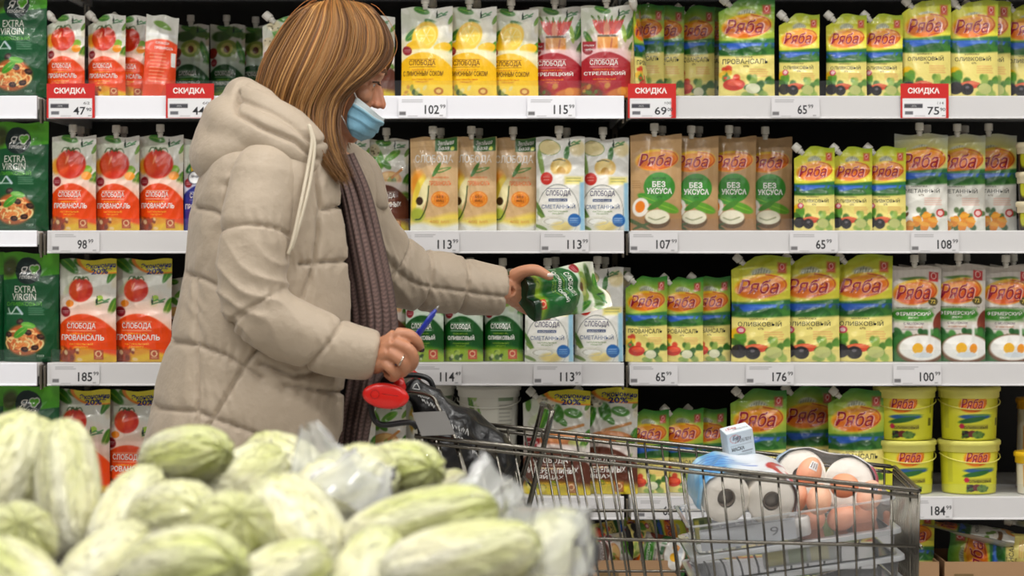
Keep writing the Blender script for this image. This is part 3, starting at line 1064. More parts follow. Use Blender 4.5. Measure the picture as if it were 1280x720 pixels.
def make_pouch(key, wpx, hpx, artf, spout, T=.052, seed=1):
    T *= .86
    w, h = wpx * PX * .985, hpx * PX * .985
    mb = MB()
    pouch_mesh(mb, w, h, T, artf(w, h), spout, seed)
    o = mb.build('mayonnaise_pouch', M_FILM, colors=True)
    if spout:
        cap_obj(spout, w, h, o)
    DESIGN[key] = dict(o=o, used=False, w=w, h=h, T=T)
    return o


def F(panel, name, fruit, **k):
    return lambda w, h: family_s(w, h, panel, name, fruit, **k)


def R(*a, **k):
    return lambda w, h: family_r(w, h, *a, **k)


ORANGE, OLIVE, LEM, DRED, BRN = rgb(218, 64, 8), rgb(8, 70, 18), rgb(246, 182, 14), rgb(158, 22, 34), rgb(84, 40, 24)
make_pouch('tomato_small', 51, 106, F(ORANGE, 'ПРОВАНСАЛЬ', f_tomato(.29, .155), foot=foot_tomato), 'corner', .045, 1)
make_pouch('tomato', 58, 121, F(ORANGE, 'ПРОВАНСАЛЬ', f_tomato(.30, .165), foot=foot_tomato), 'center', .05, 2)
make_pouch('tomato_save', 77, 132, F(ORANGE, 'ПРОВАНСАЛЬ', f_tomato_save, foot=foot_tomato, save=True, arch=.53, nm=.76), None, .06, 3)
make_pouch('tomato_back', 44, 106, d_back, None, .045, 4)
make_pouch('olive', 52, 118, F(OLIVE, 'ОЛИВКОВЫЙ', f_olive, foot=foot_green, sub=rgb(150, 190, 60)), 'center', .05, 5)
make_pouch('quail_white', 66, 106, F(BRN, ['ПЕРЕПЕЛИНЫХ', 'ЯЙЦАХ'], f_quail, foot=foot_yellow, nm=.70), 'corner', .045, 6)
make_pouch('quail', 58, 119, F(BRN, ['ПЕРЕПЕЛИНЫХ', 'ЯЙЦАХ'], f_quail, foot=foot_yellow, nm=.71), 'center', .05, 7)
make_pouch('quail_save', 88, 134, F(BRN, ['НА ПЕРЕПЕЛИНЫХ', 'ЯЙЦАХ'], f_quail_save, foot=foot_yellow, save=True, arch=.55, nm=.765, logo=False), 'corner', .06, 8)
make_pouch('lemon', 67, 115, F(LEM, ['С ЛИМОННЫМ СОКОМ'], f_lemon, txt=rgb(110, 60, 14), sub=rgb(206, 90, 20), foot=foot_lemon), 'center', .05, 9)
make_pouch('pepper', 70, 117, F(DRED, 'СТРЕЛЕЦКИЙ', f_pepper, sub=rgb(255, 150, 40), foot=foot_pepper), 'center', .05, 10)
make_pouch('blue', 58, 119, d_blue, 'center', .05, 11)
make_pouch('white', 63, 119, d_white, 'center', .05, 12)
make_pouch('kraft_o', 62, 119, d_kraft_o, 'center', .05, 13)
make_pouch('novinegar', 66, 122, d_novinegar, 'center', .052, 14)
GT, GT2 = rgb(40, 130, 34), rgb(90, 160, 50)
YT, YT2 = rgb(172, 194, 34), rgb(214, 214, 50)
make_pouch('green_s', 54, 107, R(GT, GT2, 'ПРОВАНСАЛЬ'), 'corner', .045, 15)
make_pouch('green_m', 52, 124, R(GT, GT2, 'ПРОВАНСАЛЬ', cream=.5, ov=.255, size=.095, band=.385), 'corner', .05, 16)
make_pouch('green_l', 72, 134, R(GT, GT2, 'ПРОВАНСАЛЬ', ov=.28, size=.11, band=.45), 'corner', .058, 17)
make_pouch('yellow_s', 52, 107, R(YT, YT2, 'ОЛИВКОВЫЙ', foot='olive', oliv=True), 'corner', .045, 18)
make_pouch('yellow_m', 62, 125, R(YT, YT2, 'ОЛИВКОВЫЙ', foot='olive', cream=.53, ov=.26, size=.11, band=.41), 'corner', .05, 19)
make_pouch('yellow_l', 76, 136, R(YT, YT2, 'ОЛИВКОВЫЙ', foot='olive', oliv=True), 'corner', .058, 20)
make_pouch('silver', 68, 124, R(rgb(196, 204, 208), rgb(170, 206, 216), 'СМЕТАННЫЙ', low=rgb(228, 226, 216), foot='chanterelle', badge=False, ov=.27, size=.12, band=.40, cream=.515, cx=.52), 'center', .052, 21)
make_pouch('farm', 64, 123, d_farm, 'center', .052, 22)
make_pouch('pasta', 74, 139, d_pasta, None, .06, 23)

DESC = {
    'tomato_small': 'small orange tomato mayonnaise pouch with corner cap', 'tomato': 'orange mayonnaise pouch with whole red tomato',
    'tomato_save': 'big orange tomato pouch with yellow 20% corner', 'tomato_back': 'pouch showing its orange printed back',
    'olive': 'dark green olive mayonnaise pouch', 'quail_white': 'white leafy pouch with brown foot', 'quail': 'brown quail egg mayonnaise pouch',
    'quail_save': 'big brown quail egg pouch with yellow 20% corner', 'lemon': 'yellow lemon mayonnaise pouch', 'pepper': 'dark red chilli mayonnaise pouch',
    'blue': 'dark blue mayonnaise pouch', 'white': 'white sour cream mayonnaise pouch', 'kraft_o': 'tan kraft mayonnaise pouch with orange disc',
    'novinegar': 'brown kraft pouch with green disc', 'green_s': 'small green mayonnaise pouch with orange oval', 'green_m': 'tall green mayonnaise pouch with orange oval',
    'green_l': 'big green mayonnaise pouch with orange oval', 'yellow_s': 'small lime yellow olive mayonnaise pouch', 'yellow_m': 'tall lime yellow olive mayonnaise pouch',
    'yellow_l': 'big lime yellow olive mayonnaise pouch', 'silver': 'silver sour cream pouch with orange oval', 'farm': 'grey pouch with green band and egg',
    'pasta': 'dark green pouch with pasta picture'}
ORD = ['first', 'second', 'third', 'fourth', 'fifth', 'sixth', 'seventh']


def base_z(row):
    return ROWZ[row]


PLACED = {}


def prof_at(p, x):
    """centre line y and half thickness of a standing pouch at world x"""
    c = math.cos(math.radians(p['yaw']))
    u = (x - p['x']) / (p['w'] / 2 * c)
    th = p['T'] / 2 * np.clip(1 - np.abs(np.clip(u, -1, 1)) ** 2.6, 0, 1) ** .8 + .0016
    return p['y'] + (x - p['x']) * math.tan(math.radians(p['yaw'])), th / c


def put(key, xr, row, Y, yaw=0.0, lean=0.0, label='', group=None, wpx=None, sz=1.0, tilt=0.0, left=None):
    """a pouch whose right edge shows at photo column xr; moved back until clear of the ones before it"""
    d = DESIGN[key]
    if not d['used']:
        o = d['o']
        d['used'] = True
    else:
        o = dup(d['o'])
    w = d['w'] * (1 if wpx is None else wpx * PX / d['w'])
    p = dict(w=w, T=d['T'], yaw=yaw, y=Y)
    hw = w / 2 * math.cos(math.radians(yaw)) + d['T'] / 2 * abs(math.sin(math.radians(yaw))) * .6
    for it in range(40):
        p['x'] = (xr - 640) * mpp(p['y']) - w / 2 * math.cos(math.radians(yaw))
        need = 0
        for q in PLACED.get(row, []):
            lo = max(p['x'] - p['w'] / 2, q['x'] - q['w'] / 2)
            hi = min(p['x'] + p['w'] / 2, q['x'] + q['w'] / 2)
            if hi <= lo:
                continue
            xs = np.linspace(lo, hi, 25)
            yp, tp = prof_at(p, xs)
            yq, tq = prof_at(q, xs)
            g = (yp - tp) - (yq + tq)
            if g.min() < 0 and (yp + tp - (yq - tq)).min() > -.001:
                need = max(need, -g.min())
        if need <= 1e-5:
            break
        p['y'] += need + .0005
    PLACED.setdefault(row, []).append(p)
    o.location = (p['x'], p['y'], base_z(row) + 0.0006)
    o.rotation_euler = (math.radians(lean), math.radians(tilt), math.radians(yaw))
    o.scale = (w / d['w'], 1, sz)
    tag(o, label, 'mayonnaise', group)
    return o


def line(key, rights, row, Y=.05, stair=.017, yaw=5, lean=0, where=None, wpx=None, back=0, sz=1.0, names=None):
    """a run of facings: left one in front, each next a little deeper"""
    n = len(rights)
    grp = '%ss on the %s' % (DESC[key], ROWNAME[row])
    where = where or ROWNAME[row]
    rs = random.Random(len(key) + row * 5 + n)
    yaw = -abs(yaw) - 4
    stair = .008
    for i, xr in enumerate(rights):
        pos = names[i] if names else (('only ' if n == 1 else ORD[i] + ' ') + DESC[key] + ('' if n == 1 else ' from the left') + ', ' + where)
        put(key, xr, row, Y + stair * i, yaw + rs.uniform(-2, 2), lean, pos, grp, wpx, sz * rs.uniform(.99, 1.01))
    for i in range(back):
        xr = rights[i] + 9
        put(key, xr, row, Y + stair * n + .05 + .004 * i, yaw, lean, 'rear %s, behind the %s one, %s' % (DESC[key], ORD[i], where), grp, wpx, sz)


# top shelf
line('pasta', [60], 1, .06, yaw=4, sz=1.03)
line('tomato_small', [107, 158, 188], 1, .055, .012, 8)
put('tomato_back', 217, 1, .05, 28, -2, 'pouch turned to show its orange printed back, beside the tomato pouches on the top shelf', tilt=4)
line('olive', [262, 307, 343], 1, .31, .014, 6, sz=.90, wpx=48)
line('quail_white', [398, 494], 1, .07, .03, 2, wpx=72, names=['white leafy pouch behind the back of the woman\'s hair, top shelf', 'white leafy pouch with brown foot behind the woman\'s forehead, top shelf'])
line('lemon', [566, 621, 673], 1, .05, .018, 3, back=2)
line('pepper', [729, 794], 1, .05, .018, 3, back=1)
put('green_s', 806, 1, .062, 76, -2, 'green pouch turned edge on beside the 69.00 sale tag, top shelf', sz=1.14)
line('green_m', [830, 855, 893, 912], 1, .142, .016, 10, names=['tall green pouch half hidden next to the edge on pouch, top shelf', 'tall green pouch second after the edge on pouch, top shelf', 'tall green pouch third after the edge on pouch, top shelf', 'shaded tall green pouch deep beside the big green one, top shelf'])
line('green_l', [968], 1, .06, yaw=3, sz=.95)
line('yellow_s', [1024, 1083, 1128], 1, .05, .018, 5)
line('yellow_m', [1188, 1247, 1263, 1314], 1, .05, .020, 5, names=['tall lime yellow pouch standing above the 75.90 sale tag, top shelf', 'tall lime yellow pouch just right of the 75.90 tag, top shelf', 'tall lime yellow pouch peeping out between two others, top shelf', 'tall lime yellow pouch cut by the right picture edge, top shelf'])
# second shelf
line('pasta', [62], 2, .06, yaw=4)
line('tomato', [121, 175, 230], 2, .05, .018, 3, back=2)
line('blue', [285], 2, .06, yaw=5)
line('quail', [462, 511], 2, .09, .018, 2, wpx=54)
line('kraft_o', [573, 621, 673], 2, .05, .017, 3, back=2)
line('white', [731, 786], 2, .05, .017, 3, back=1)
line('novinegar', [852, 898, 945, 990], 2, .05, .016, 2, back=3)
line('yellow_s', [1043, 1090, 1132], 2, .05, .015, 4)
line('silver', [1184, 1231, 1270], 2, .075, .015, 4, back=2)
# third shelf
line('pasta', [75], 3, .06, yaw=2, names=['dark green pouch with pasta picture facing out, third shelf of the left bay'])
put('pasta', 5, 3, .075, 2, -2, 'dark green pasta picture pouch at the left picture edge, third shelf')
line('tomato_save', [147, 216], 3, .045, .015, 6)
line('quail_white', [252], 3, .11, yaw=4, names=['pouch half hidden behind the woman\'s coat back, third shelf'])
line('quail', [511], 3, .085, yaw=2, wpx=54)
line('olive', [555, 604, 654], 3, .055, .008, 2, back=2, wpx=49)
line('white', [717, 779], 3, .05, .012, 3, back=2)
line('green_s', [834, 879, 913], 3, .05, .016, 4, sz=1.01)
line('yellow_l', [988, 1049, 1115], 3, .05, .02, 3)
line('farm', [1176, 1231, 1290], 3, .06, .014, 2, back=3)
# fourth shelf
line('pasta', [75], 4, .06, yaw=2, names=['dark green pouch with pasta picture facing out, fourth shelf of the left bay'])
put('pasta', 5, 4, .075, 2, -2, 'dark green pasta picture pouch at the left picture edge, fourth shelf')
line('tomato_save', [139, 204], 4, .045, .015, 6)
line('quail_save', [738, 797], 4, .045, .015, 5)
line('quail', [470, 508], 4, .055, .02, 3, names=['pouch seen left below the red cart handle cap, fourth shelf', 'pouch seen below the cart handle beside the bucket, fourth shelf'])
line('green_s', [836, 879, 908], 4, .055, .018, 4)
line('green_l', [983, 1105], 4, .055, .045, 3, names=['big green pouch behind the small white carton, fourth shelf', 'big green pouch beside the yellow tubs, fourth shelf'])
put('green_l', 1044, 4, .15, -5, 0, 'shaded big green pouch set back between two others, fourth shelf')

# ------------------------------------------------------------------ tubs and buckets


def tub(name, R0, R1, H, art, lidc, bodyc, handle=True):
    """tapered tub: R0 bottom, R1 top; printed half faces the aisle"""
    t = bpy.data.objects.new(name, None)
    COL.objects.link(t)
    mb = MB()

    def surf(s, tt, lift):
        an = -PI / 2 + (s - .5) * PI * 1.0
        z = (1 - tt) * H * .985 + .004
        r = R0 + (R1 - R0) * z / H + lift
        return np.stack([r * np.cos(an), r * np.sin(an), z], 1)
    printed(mb, surf, art, lambda q: (np.zeros_like(q), np.ones_like(q)), 90, 70)
    an = np.linspace(0, PI, 25)
    V, Fs = [], []
    for z in (.004, H * .985 + .004):
        r = R0 + (R1 - R0) * z / H
        V += [(r * math.cos(a), r * math.sin(a), z) for a in an]
    mb.add(V, [[i, i + 1, 26 + i, 25 + i] for i in range(24)], 0, bodyc)
    v, f = lathe([(R0 * .9, .0), (R0 * .985, .001), (R0, .004)], 48)
    mb.add(v, f, 0, bodyc)
    mb.build('tub_body', M_PLASTCOL, t, colors=True)
    v, f = lathe([(R1 + .0012, H - .020), (R1 + .0022, H - .019), (R1 + .0022, H - .008), (R1 + .005, H - .006), (R1 + .0055, H + .001), (R1 + .003, H + .004), (R1 - .004, H + .004), (R1 - .006, H + .001), (.001, H + .001)], 56)
    lo = MB().add(v, f).build('lid', mat('lid_' + name, lidc, .4), t)
    if handle:
        pts = [((R1 + .004) * math.cos(a), (R1 + .004) * math.sin(a), H - .024 - .018 * math.sin(PI * k / 12)) for k, a in enumerate(np.linspace(-PI * .02, PI * 1.02, 13) + PI)]
        MB().add(*tube([(p[0], p[1] * .99, p[2]) for p in pts], .0012, 6)).build('handle', lo.data.materials[0], t)
    return t


TW, TH = 76 * PX, 67 * PX
ta = Art(.063 * PI, .10, rgb(214, 212, 52))
ta.ell(.47, .33, .25, .26, rgb(232, 224, 90), 0, .6, .8)
ta.ell(.47, .10, .08, .06, rgb(150, 156, 110), 0, .5, .8)
hen_oval(ta, .47, .30, .155, .165)
ta.ell(.50, .565, .19, .05, rgb(44, 90, 150), 0, .3).ell(.46, .63, .16, .05, rgb(40, 100, 44), -8, .3).ell(.56, .53, .14, .02, rgb(90, 140, 80), 0, .5)
ta.rect(.34, .72, .66, .81, rgb(150, 140, 50), .02, .55).text('ОЛИВКОВЫЙ', .51, .77, .29, .07, rgb(60, 56, 40), .01)
ta.ell(.34, .75, .03, .05, rgb(190, 40, 70))
ta.ell(.39, .91, .055, .075, rgb(44, 24, 34)).ell(.46, .90, .05, .07, rgb(110, 40, 40)).ell(.53, .92, .07, .075, rgb(96, 130, 50)).specks(.34, .86, .6, .98, 8, .03, [rgb(60, 100, 40)], 3)
ta.rect(.80, .60, .86, .75, rgb(60, 60, 30), .01, .8).rect(.83, .25, .85, .5, rgb(90, 90, 40), .02, .6).rect(.1, .2, .17, .8, rgb(180, 180, 60), .02, .6)
yt = tub('mayonnaise_tub', .0565, .0615, .1085, ta, rgb(226, 220, 112), rgb(206, 204, 48))
tubpos = [(1131, 0, 'lower yellow mayonnaise tub of the stack next to the green pouch'), (1131, 1, 'upper yellow mayonnaise tub of the stack next to the green pouch'),
          (1211, 0, 'lower yellow mayonnaise tub of the stack above price 184.99'), (1211, 1, 'upper yellow mayonnaise tub of the stack above price 184.99')]
for i, (px, lev, lab) in enumerate(tubpos):
    o = yt if i == 0 else dup(yt)
    Y = .09
    o.location = ((px - 640) * mpp(Y), Y, ROWZ[4] + .0005 + lev * .1128)
    o.rotation_euler = (0, 0, math.radians((9, -7, 14, 4)[i]))
    tag(o, lab, 'tub', 'yellow mayonnaise tubs')
wa = Art(.062 * PI, .09, rgb(222, 220, 208))
wa.leaf(.30, .30, .22, .07, 70, rgb(90, 140, 60), LGRN).leaf(.42, .6, .3, .05, 75, rgb(110, 150, 60), LGRN).ell(.30, .55, .06, .2, rgb(200, 160, 60), 0, .4)
wa.specks(.25, .1, .45, .8, 10, .05, [rgb(150, 180, 100), rgb(230, 226, 214), rgb(200, 210, 170)], 4)
wa.rect(.60, .08, .82, .85, rgb(206, 204, 192)).rect(.61, .1, .81, .22, rgb(90, 120, 80), .01, .7).small(.62, .8, .28, 8, .06, rgb(120, 120, 110), 2, .02)
wb = tub('mayonnaise_bucket', .059, .0635, .135, wa, rgb(228, 226, 216), rgb(216, 214, 204))
for i, (px, Y, lab) in enumerate([(611, .10, 'white bucket with leafy print in front, seen above the cart bag'), (530, .15, 'white bucket left of the leafy one, seen behind the cart handle')]):
    o = wb if i == 0 else dup(wb)
    o.location = ((px - 640) * mpp(Y), Y, ROWZ[4] + .0005 + 0.088)
    tag(o, lab, 'bucket', 'white mayonnaise buckets')
    o.rotation_euler = (0, 0, (0, .3)[i])
    # each stands on another one
    o2 = dup(wb)
    o2.location = ((px - 640) * mpp(Y), Y, ROWZ[4] + .0005 - .0)
    o2.scale = (1, 1, .60)
    tag(o2, 'low white bucket under the ' + ('leafy printed bucket' if i == 0 else 'bucket behind the cart handle'), 'bucket', 'white mayonnaise buckets')
# jars at the right edge of the second shelf
ja = Art(.035 * PI, .055, rgb(40, 32, 26))
ja.ell(.5, .45, .22, .3, rgb(236, 140, 30)).rect(.25, .75, .75, .95, rgb(200, 190, 60), .04).ell(.18, .6, .1, .3, rgb(190, 190, 40), 0, .4)
jr = tub('sauce_jar', .032, .034, .058, ja, rgb(226, 214, 180), rgb(36, 30, 26), False)
for i in range(3):
    o = jr if i == 0 else dup(jr)
    o.location = ((1293 - 640) * mpp(.07), .07, ROWZ[2] + .0005 + i * .0622)
    tag(o, '%s dark glass jar with cream lid, stack right of the silver pouches' % ('lowest', 'middle', 'topmost')[i], 'jar', 'stacked dark jars')
mu = Art(.045 * PI, .11, rgb(222, 214, 196))
mu.rect(.2, .3, .8, .85, rgb(214, 150, 50), .03).ell(.5, .55, .2, .15, rgb(190, 60, 30)).text('ГОРЧИЦА', .5, .75, .4, .06, WHITE)
j1 = tub('mustard_jar', .040, .043, .085, mu, rgb(236, 190, 30), rgb(220, 214, 200), False)
j1.location = ((1296 - 640) * mpp(.06), .06, ROWZ[4] + .0005)
tag(j1, 'white jar with yellow lid at the right edge of the fourth shelf', 'jar')
j2 = tub('mustard_bottle', .043, .038, .19, mu, rgb(206, 150, 24), rgb(190, 120, 20), False)
j2.location = ((1296 - 640) * mpp(.17), .18, ROWZ[4] + .0005)
tag(j2, 'tall amber jar in the shade behind the yellow lidded one, fourth shelf', 'jar')

# ------------------------------------------------------------------ price tags
INK = rgb(44, 44, 48)


def price_tag(num, cents, cx, row, lab, w=60):
    z = ROWZ[row]
    W, H = w * PX, 25 * PX
    a = Art(W, H, rgb(241, 241, 246) if row == 1 and cx < 782 else rgb(214, 212, 213))
    a.small(.08, .55, .10, 2, .09, rgb(120, 118, 120), int(cx), .04)
    a.rect(.02, .70, .16, .88, rgb(110, 108, 110), .03).rect(.2, .9, .4, .93, rgb(140, 140, 140), .02, .6)
    n = len(num)
    nw = .105 * n * 60 / w * .95
    a.text(num, .70 - (.06 if n == 2 else 0), .60, nw, .46, INK, .018)
    a.text(cents, .70 + nw / 2 + .075 - (.06 if n == 2 else 0), .44, .11, .20, INK, .01)
    a.rect(.86, .88, .93, .92, rgb(130, 130, 130), .02)
    x0 = cx * 1.0
    mb = MB()

    def surf(s, t, lift):
        zz = z - .0025 - t * H
        return np.stack([(x0 - 640) * PX * .998 + (s - .7) * W, -.0139 - .0035 * t - lift * .5 - .0006 + 0 * s, zz], 1)
    printed(mb, surf, a, lambda t: (np.zeros_like(t), np.ones_like(t)), 60, 26)
    o = mb.build('price_tag', M_PAPERCOL, colors=True, smooth=False)
    tag(o, lab, 'price tag', 'paper price tags')


for num, c, cx, row, lab in [
    ('102', '99', 540, 1, 'white price tag 102.99 under the yellow lemon pouches'), ('115', '99', 701, 1, 'white price tag 115.99 under the dark red pouches'),
    ('65', '99', 1006, 1, 'price tag 65.99 under the small lime pouches on the top shelf'),
    ('98', '99', 107, 2, 'price tag 98.99 under the three tomato pouches'), ('113', '99', 556, 2, 'price tag 113.99 under the tan kraft pouches'),
    ('113', '99', 718, 2, 'price tag 113.99 under the white pouches on the second shelf'), ('107', '99', 829, 2, 'price tag 107.99 under the brown kraft pouches'),
    ('65', '99', 1029, 2, 'price tag 65.99 under the small lime pouches on the second shelf'), ('108', '99', 1180, 2, 'price tag 108.99 under the silver pouches'),
    ('185', '99', 107, 3, 'price tag 185.99 under the big tomato pouches'), ('114', '49', 559, 3, 'price tag 114.49 right of the hand with the pen'),
    ('113', '99', 709, 3, 'price tag 113.99 below the held pouch on the third shelf'), ('65', '99', 829, 3, 'price tag 65.99 under the small green pouches, third shelf'),
    ('176', '99', 974, 3, 'price tag 176.99 under the big lime pouches'), ('100', '99', 1158, 3, 'price tag 100.99 under the grey egg pouches'),
    ('65', '99', 838, 4, 'price tag beginning with 6 seen through the cart wires'), ('184', '99', 1172, 4, 'price tag 184.99 under the yellow tubs')]:
    price_tag(num, c, cx, row, lab)


def sale_tag(num, c, old, px, row, lab, top=105):
    z = ROWZ[row]
    W, H = 60 * PX, 43 * PX
    a = Art(W, H, rgb(206, 40, 36))
    a.rect(.04, .43, .94 if px < 600 or px > 1000 else .90, .985, rgb(236, 236, 238), .012)
    a.text('СКИДКА', .48, .22, .66, .20, rgb(250, 240, 236), .035)
    a.small(.07, .5, .47, 1, .05, rgb(130, 130, 135), 1, .015)
    a.rect(.08, .585, .46, .71, rgb(74, 74, 80), .012).text('-30%', .27, .65, .12, .05, rgb(190, 190, 190))
    a.rect(.09, .80, .26, .90, rgb(110, 110, 115), .02).rect(.3, .93, .5, .95, rgb(150, 150, 150), .02, .6)
    a.text(old, .83, .565, .13, .075, rgb(70, 70, 75), .0)
    a.text(num, .68, .79, .25, .23, INK, .012).text(c, .875, .75, .11, .10, INK, .01)
    a.rect(.86, .92, .93, .945, rgb(130, 130, 130), .02)
    mb = MB()
    x0 = (px - 640) * PX * .996
    z0 = z + .0265

    def surf(s, t, lift):
        return np.stack([x0 + s * W, -.0185 + .0014 * np.abs(2 * s - 1) - lift * .5, z0 - t * H], 1)
    printed(mb, surf, a, lambda t: (np.zeros_like(t), np.ones_like(t)), 60, 43)
    t2 = np.array([[x0, -.0165, z0], [x0 + W, -.0165, z0], [x0 + W, -.0165, z0 - H], [x0, -.0165, z0 - H]])
    mb.add(t2, [[0, 3, 2, 1][::-1]], 0, rgb(190, 36, 34))
    o = mb.build('sale_tag', M_PLASTCOL, colors=True, smooth=False)
    tag(o, lab, 'sale tag', 'red sale tags')


sale_tag('47', '90', '62', 58, 1, 'red sale tag priced 47.90 under the small tomato pouches')
sale_tag('44', '90', '60', 207, 1, 'red sale tag priced 44.90 just left of the beige hood')
sale_tag('69', '00', '100', 785, 1, 'red sale tag priced 69.00 at the left end of the right bay')
sale_tag('75', '90', '114', 1126, 1, 'red sale tag priced 75.90 under the tall lime pouches')

# ------------------------------------------------------------------ lowest shelf: cartons with lying packets
M_CARD = mat('brown_cardboard', rgb(168, 132, 96), .8, bump=(60, .2, .002), vary=.06)
CB = {}
for i, (x0, x1, lab) in enumerate([(655, 735, 'open brown carton behind the cabbage bag, lowest shelf'), (738, 848, 'open brown carton of packets seen through the cart, lowest shelf'), (1090, 1176, 'open brown carton right of the cart corner, lowest shelf'), (1183, 1300, 'open brown carton at the right picture edge, lowest shelf')]):
    X0, X1 = (x0 - 640) * PX, (x1 - 640) * PX
    z0, z1 = ROWZ[5] + .0005, ROWZ[5] + (.143 if i < 2 else .140)
    mb = MB()
    for q in ((X0, X1, .02, .024), (X0, X1,    .24, .244), (X0, X0 + .004, .024, .24), (X1 - .004, X1, .024, .24)):
        mb.add(*box(*q, z0, z1))
    mb.add(*box(X0 + .004, X1 - .004, .024, .33, z0, z0 + .004))
    o = mb.build('carton', M_CARD, smooth=False)
    tag(o, lab, 'carton', 'open cartons on the lowest shelf')
    MB().add(*box(X0 + .02, X0 + .06, .0192, .0199, z1 - .05, z1 - .025)).build('printed_mark', mat('carton_ink', rgb(120, 96, 60), .8), o, smooth=False)
    CB[i] = (X0, X1, z1)


def lying(key, c, rot, lab, scale=1.0):
    """rot as degrees about X, Y, Z; c is the middle of the packet"""
    d = DESIGN[key]
    o = dup(d['o'])
    from mathutils import Euler
    e = Euler([math.radians(r) for r in rot])
    o.rotation_euler = e
    o.scale = (scale, scale, scale)
    o.location = Vector(c) - e.to_matrix() @ Vector((0, 0, d['h'] / 2 * scale))
    tag(o, lab, 'mayonnaise', 'packets lying in the cartons')


lying('green_s', P(775, 672, .075), (-30, 82, 0), 'green packet lying on its side, upper left in the carton seen through the cart', .9)
lying('quail', P(760, 690, .045), (-10, 84, 4), 'packet with dark foot lying low in the carton seen through the cart', .8)
lying('farm', P(812, 690, .05), (-20, -80, 0), 'grey packet lying at the right of the carton seen through the cart', .8)
lying('yellow_s', P(822, 668, .085), (-40, 80, -6), 'lime packet lying on top right in the carton seen through the cart', .85)
lying('yellow_l', P(1137, 692, .080), (-10, 3, 4), 'lime packet standing in the carton right of the cart corner', .85)
lying('green_l', P(1248, 698, .075), (-20, -88, 2), 'green packet lying on its side in the right edge carton', .95)
lying('silver', P(1210, 664, .10), (-80, 0, 80), 'packet lying flat on top, left in the right edge carton', .95)
lying('silver', P(1326, 664, .10), (-80, 0, 82), 'packet lying flat on top, right in the right edge carton', .95)
# ================================================================== the woman
YW = -0.65
SK = rgb(196, 138, 106)


def W(px, py, Y=YW):
    return np.array(P(px, py, Y))


# ---- body (one continuous mesh): head, neck, torso, arms, hands, legs
bd = MB()
HC = W(416, 87)
HR = Matrix.Rotation(math.radians(3), 3, 'Z') @ Matrix.Rotation(math.radians(20), 3, 'Y')
HRn = np.array(HR)


def hl(p):
    return np.asarray(p, float) @ HRn.T + HC


hsec = [(.101, .005, -.02, .012), (.096, .036, -.052, .038), (.083, .062, -.078, .054), (.064, .080, -.091, .066), (.042, .0895, -.099, .075), (.022, .092, -.1, .076),
        (.008, .089, -.099, .0755), (-.004, .0845, -.097, .0745), (-.02, .087, -.091, .072), (-.04, .088, -.082, .068), (-.058, .0885, -.070, .062), (-.072, .086, -.055, .056),
        (-.088, .0845, -.040, .049), (-.102, .083, -.022, .040), (-.112, .074, -.005, .028), (-.117, .06, .012, .014)]
secs = []
an = np.linspace(0, 2 * PI, 40, endpoint=False)
for z, xf, xb, hw in hsec:
    cx = (xf + xb) / 2 - .008
    c, s_ = np.cos(an), np.sin(an)
    rx = np.where(c > 0, xf - cx, cx - xb)
    e = 2 / 2.25
    secs.append(hl(np.stack([cx + rx * np.sign(c) * np.abs(c) ** e, hw * np.sign(s_) * np.abs(s_) ** e, np.full(40, z)], 1)))
bd.add(*loft(secs))
# nose, brow, lips, chin, cheeks, ears
nose = [(.083, 0, .008), (.091, 0, -.005), (.099, 0, -.018), (.106, 0, -.029), (.1045, 0, -.035)]
bd.add(*tube([hl((p[0] - .011, 0, p[2] - .002)) for p in smooth_path(nose, 4)], np.interp(np.linspace(0, 1, 17), [0, .4, .8, 1], [.0080, .0088, .0098, .0090]), 12))
bd.add(*tube([hl(p) for p in smooth_path(nose, 4)], np.interp(np.linspace(0, 1, 17), [0, .4, .8, 1], [.0055, .0062, .0078, .0070]), 12))
for sg in (-1, 1):
    bd.add(*ellipsoid(hl((.0955, sg * .0095, -.0345)), (.0068, .0055, .0055), 14))
    bd.add(*ellipsoid(hl((.080, sg * .030, .020)), (.012, .022, .007), 16, HR))
    bd.add(*ellipsoid(hl((.066, sg * .043, -.026)), (.020, .022, .018), 16, HR))
    bd.add(*ellipsoid(hl((-.012, sg * .0765, -.010)), (.016, .007, .030), 16, HR))
    # eyelids around the eye
    bd.add(*tube([hl((.0835 - .010 * q * q, sg * (.031 + .015 * q), -.0005 + .0065 * (1 - q * q))) for q in np.linspace(-1, 1, 9)], .0028, 8))
    bd.add(*tube([hl((.0845 - .010 * q * q, sg * (.031 + .014 * q), .0005 + .003 * (1 - q * q))) for q in np.linspace(-1, 1, 9)], .0032, 8))
    bd.add(*tube([hl((.0825 - .010 * q * q, sg * (.031 + .015 * q), -.0055 - .0030 * (1 - q * q))) for q in np.linspace(-1, 1, 9)], .0025, 8))
bd.add(*ellipsoid(hl((.086, 0, -.0665)), (.008, .020, .0055), 16, HR)).add(*ellipsoid(hl((.085, 0, -.0765)), (.008, .018, .006), 16, HR)).add(*ellipsoid(hl((.075, 0, -.103)), (.012, .018, .012), 16, HR))
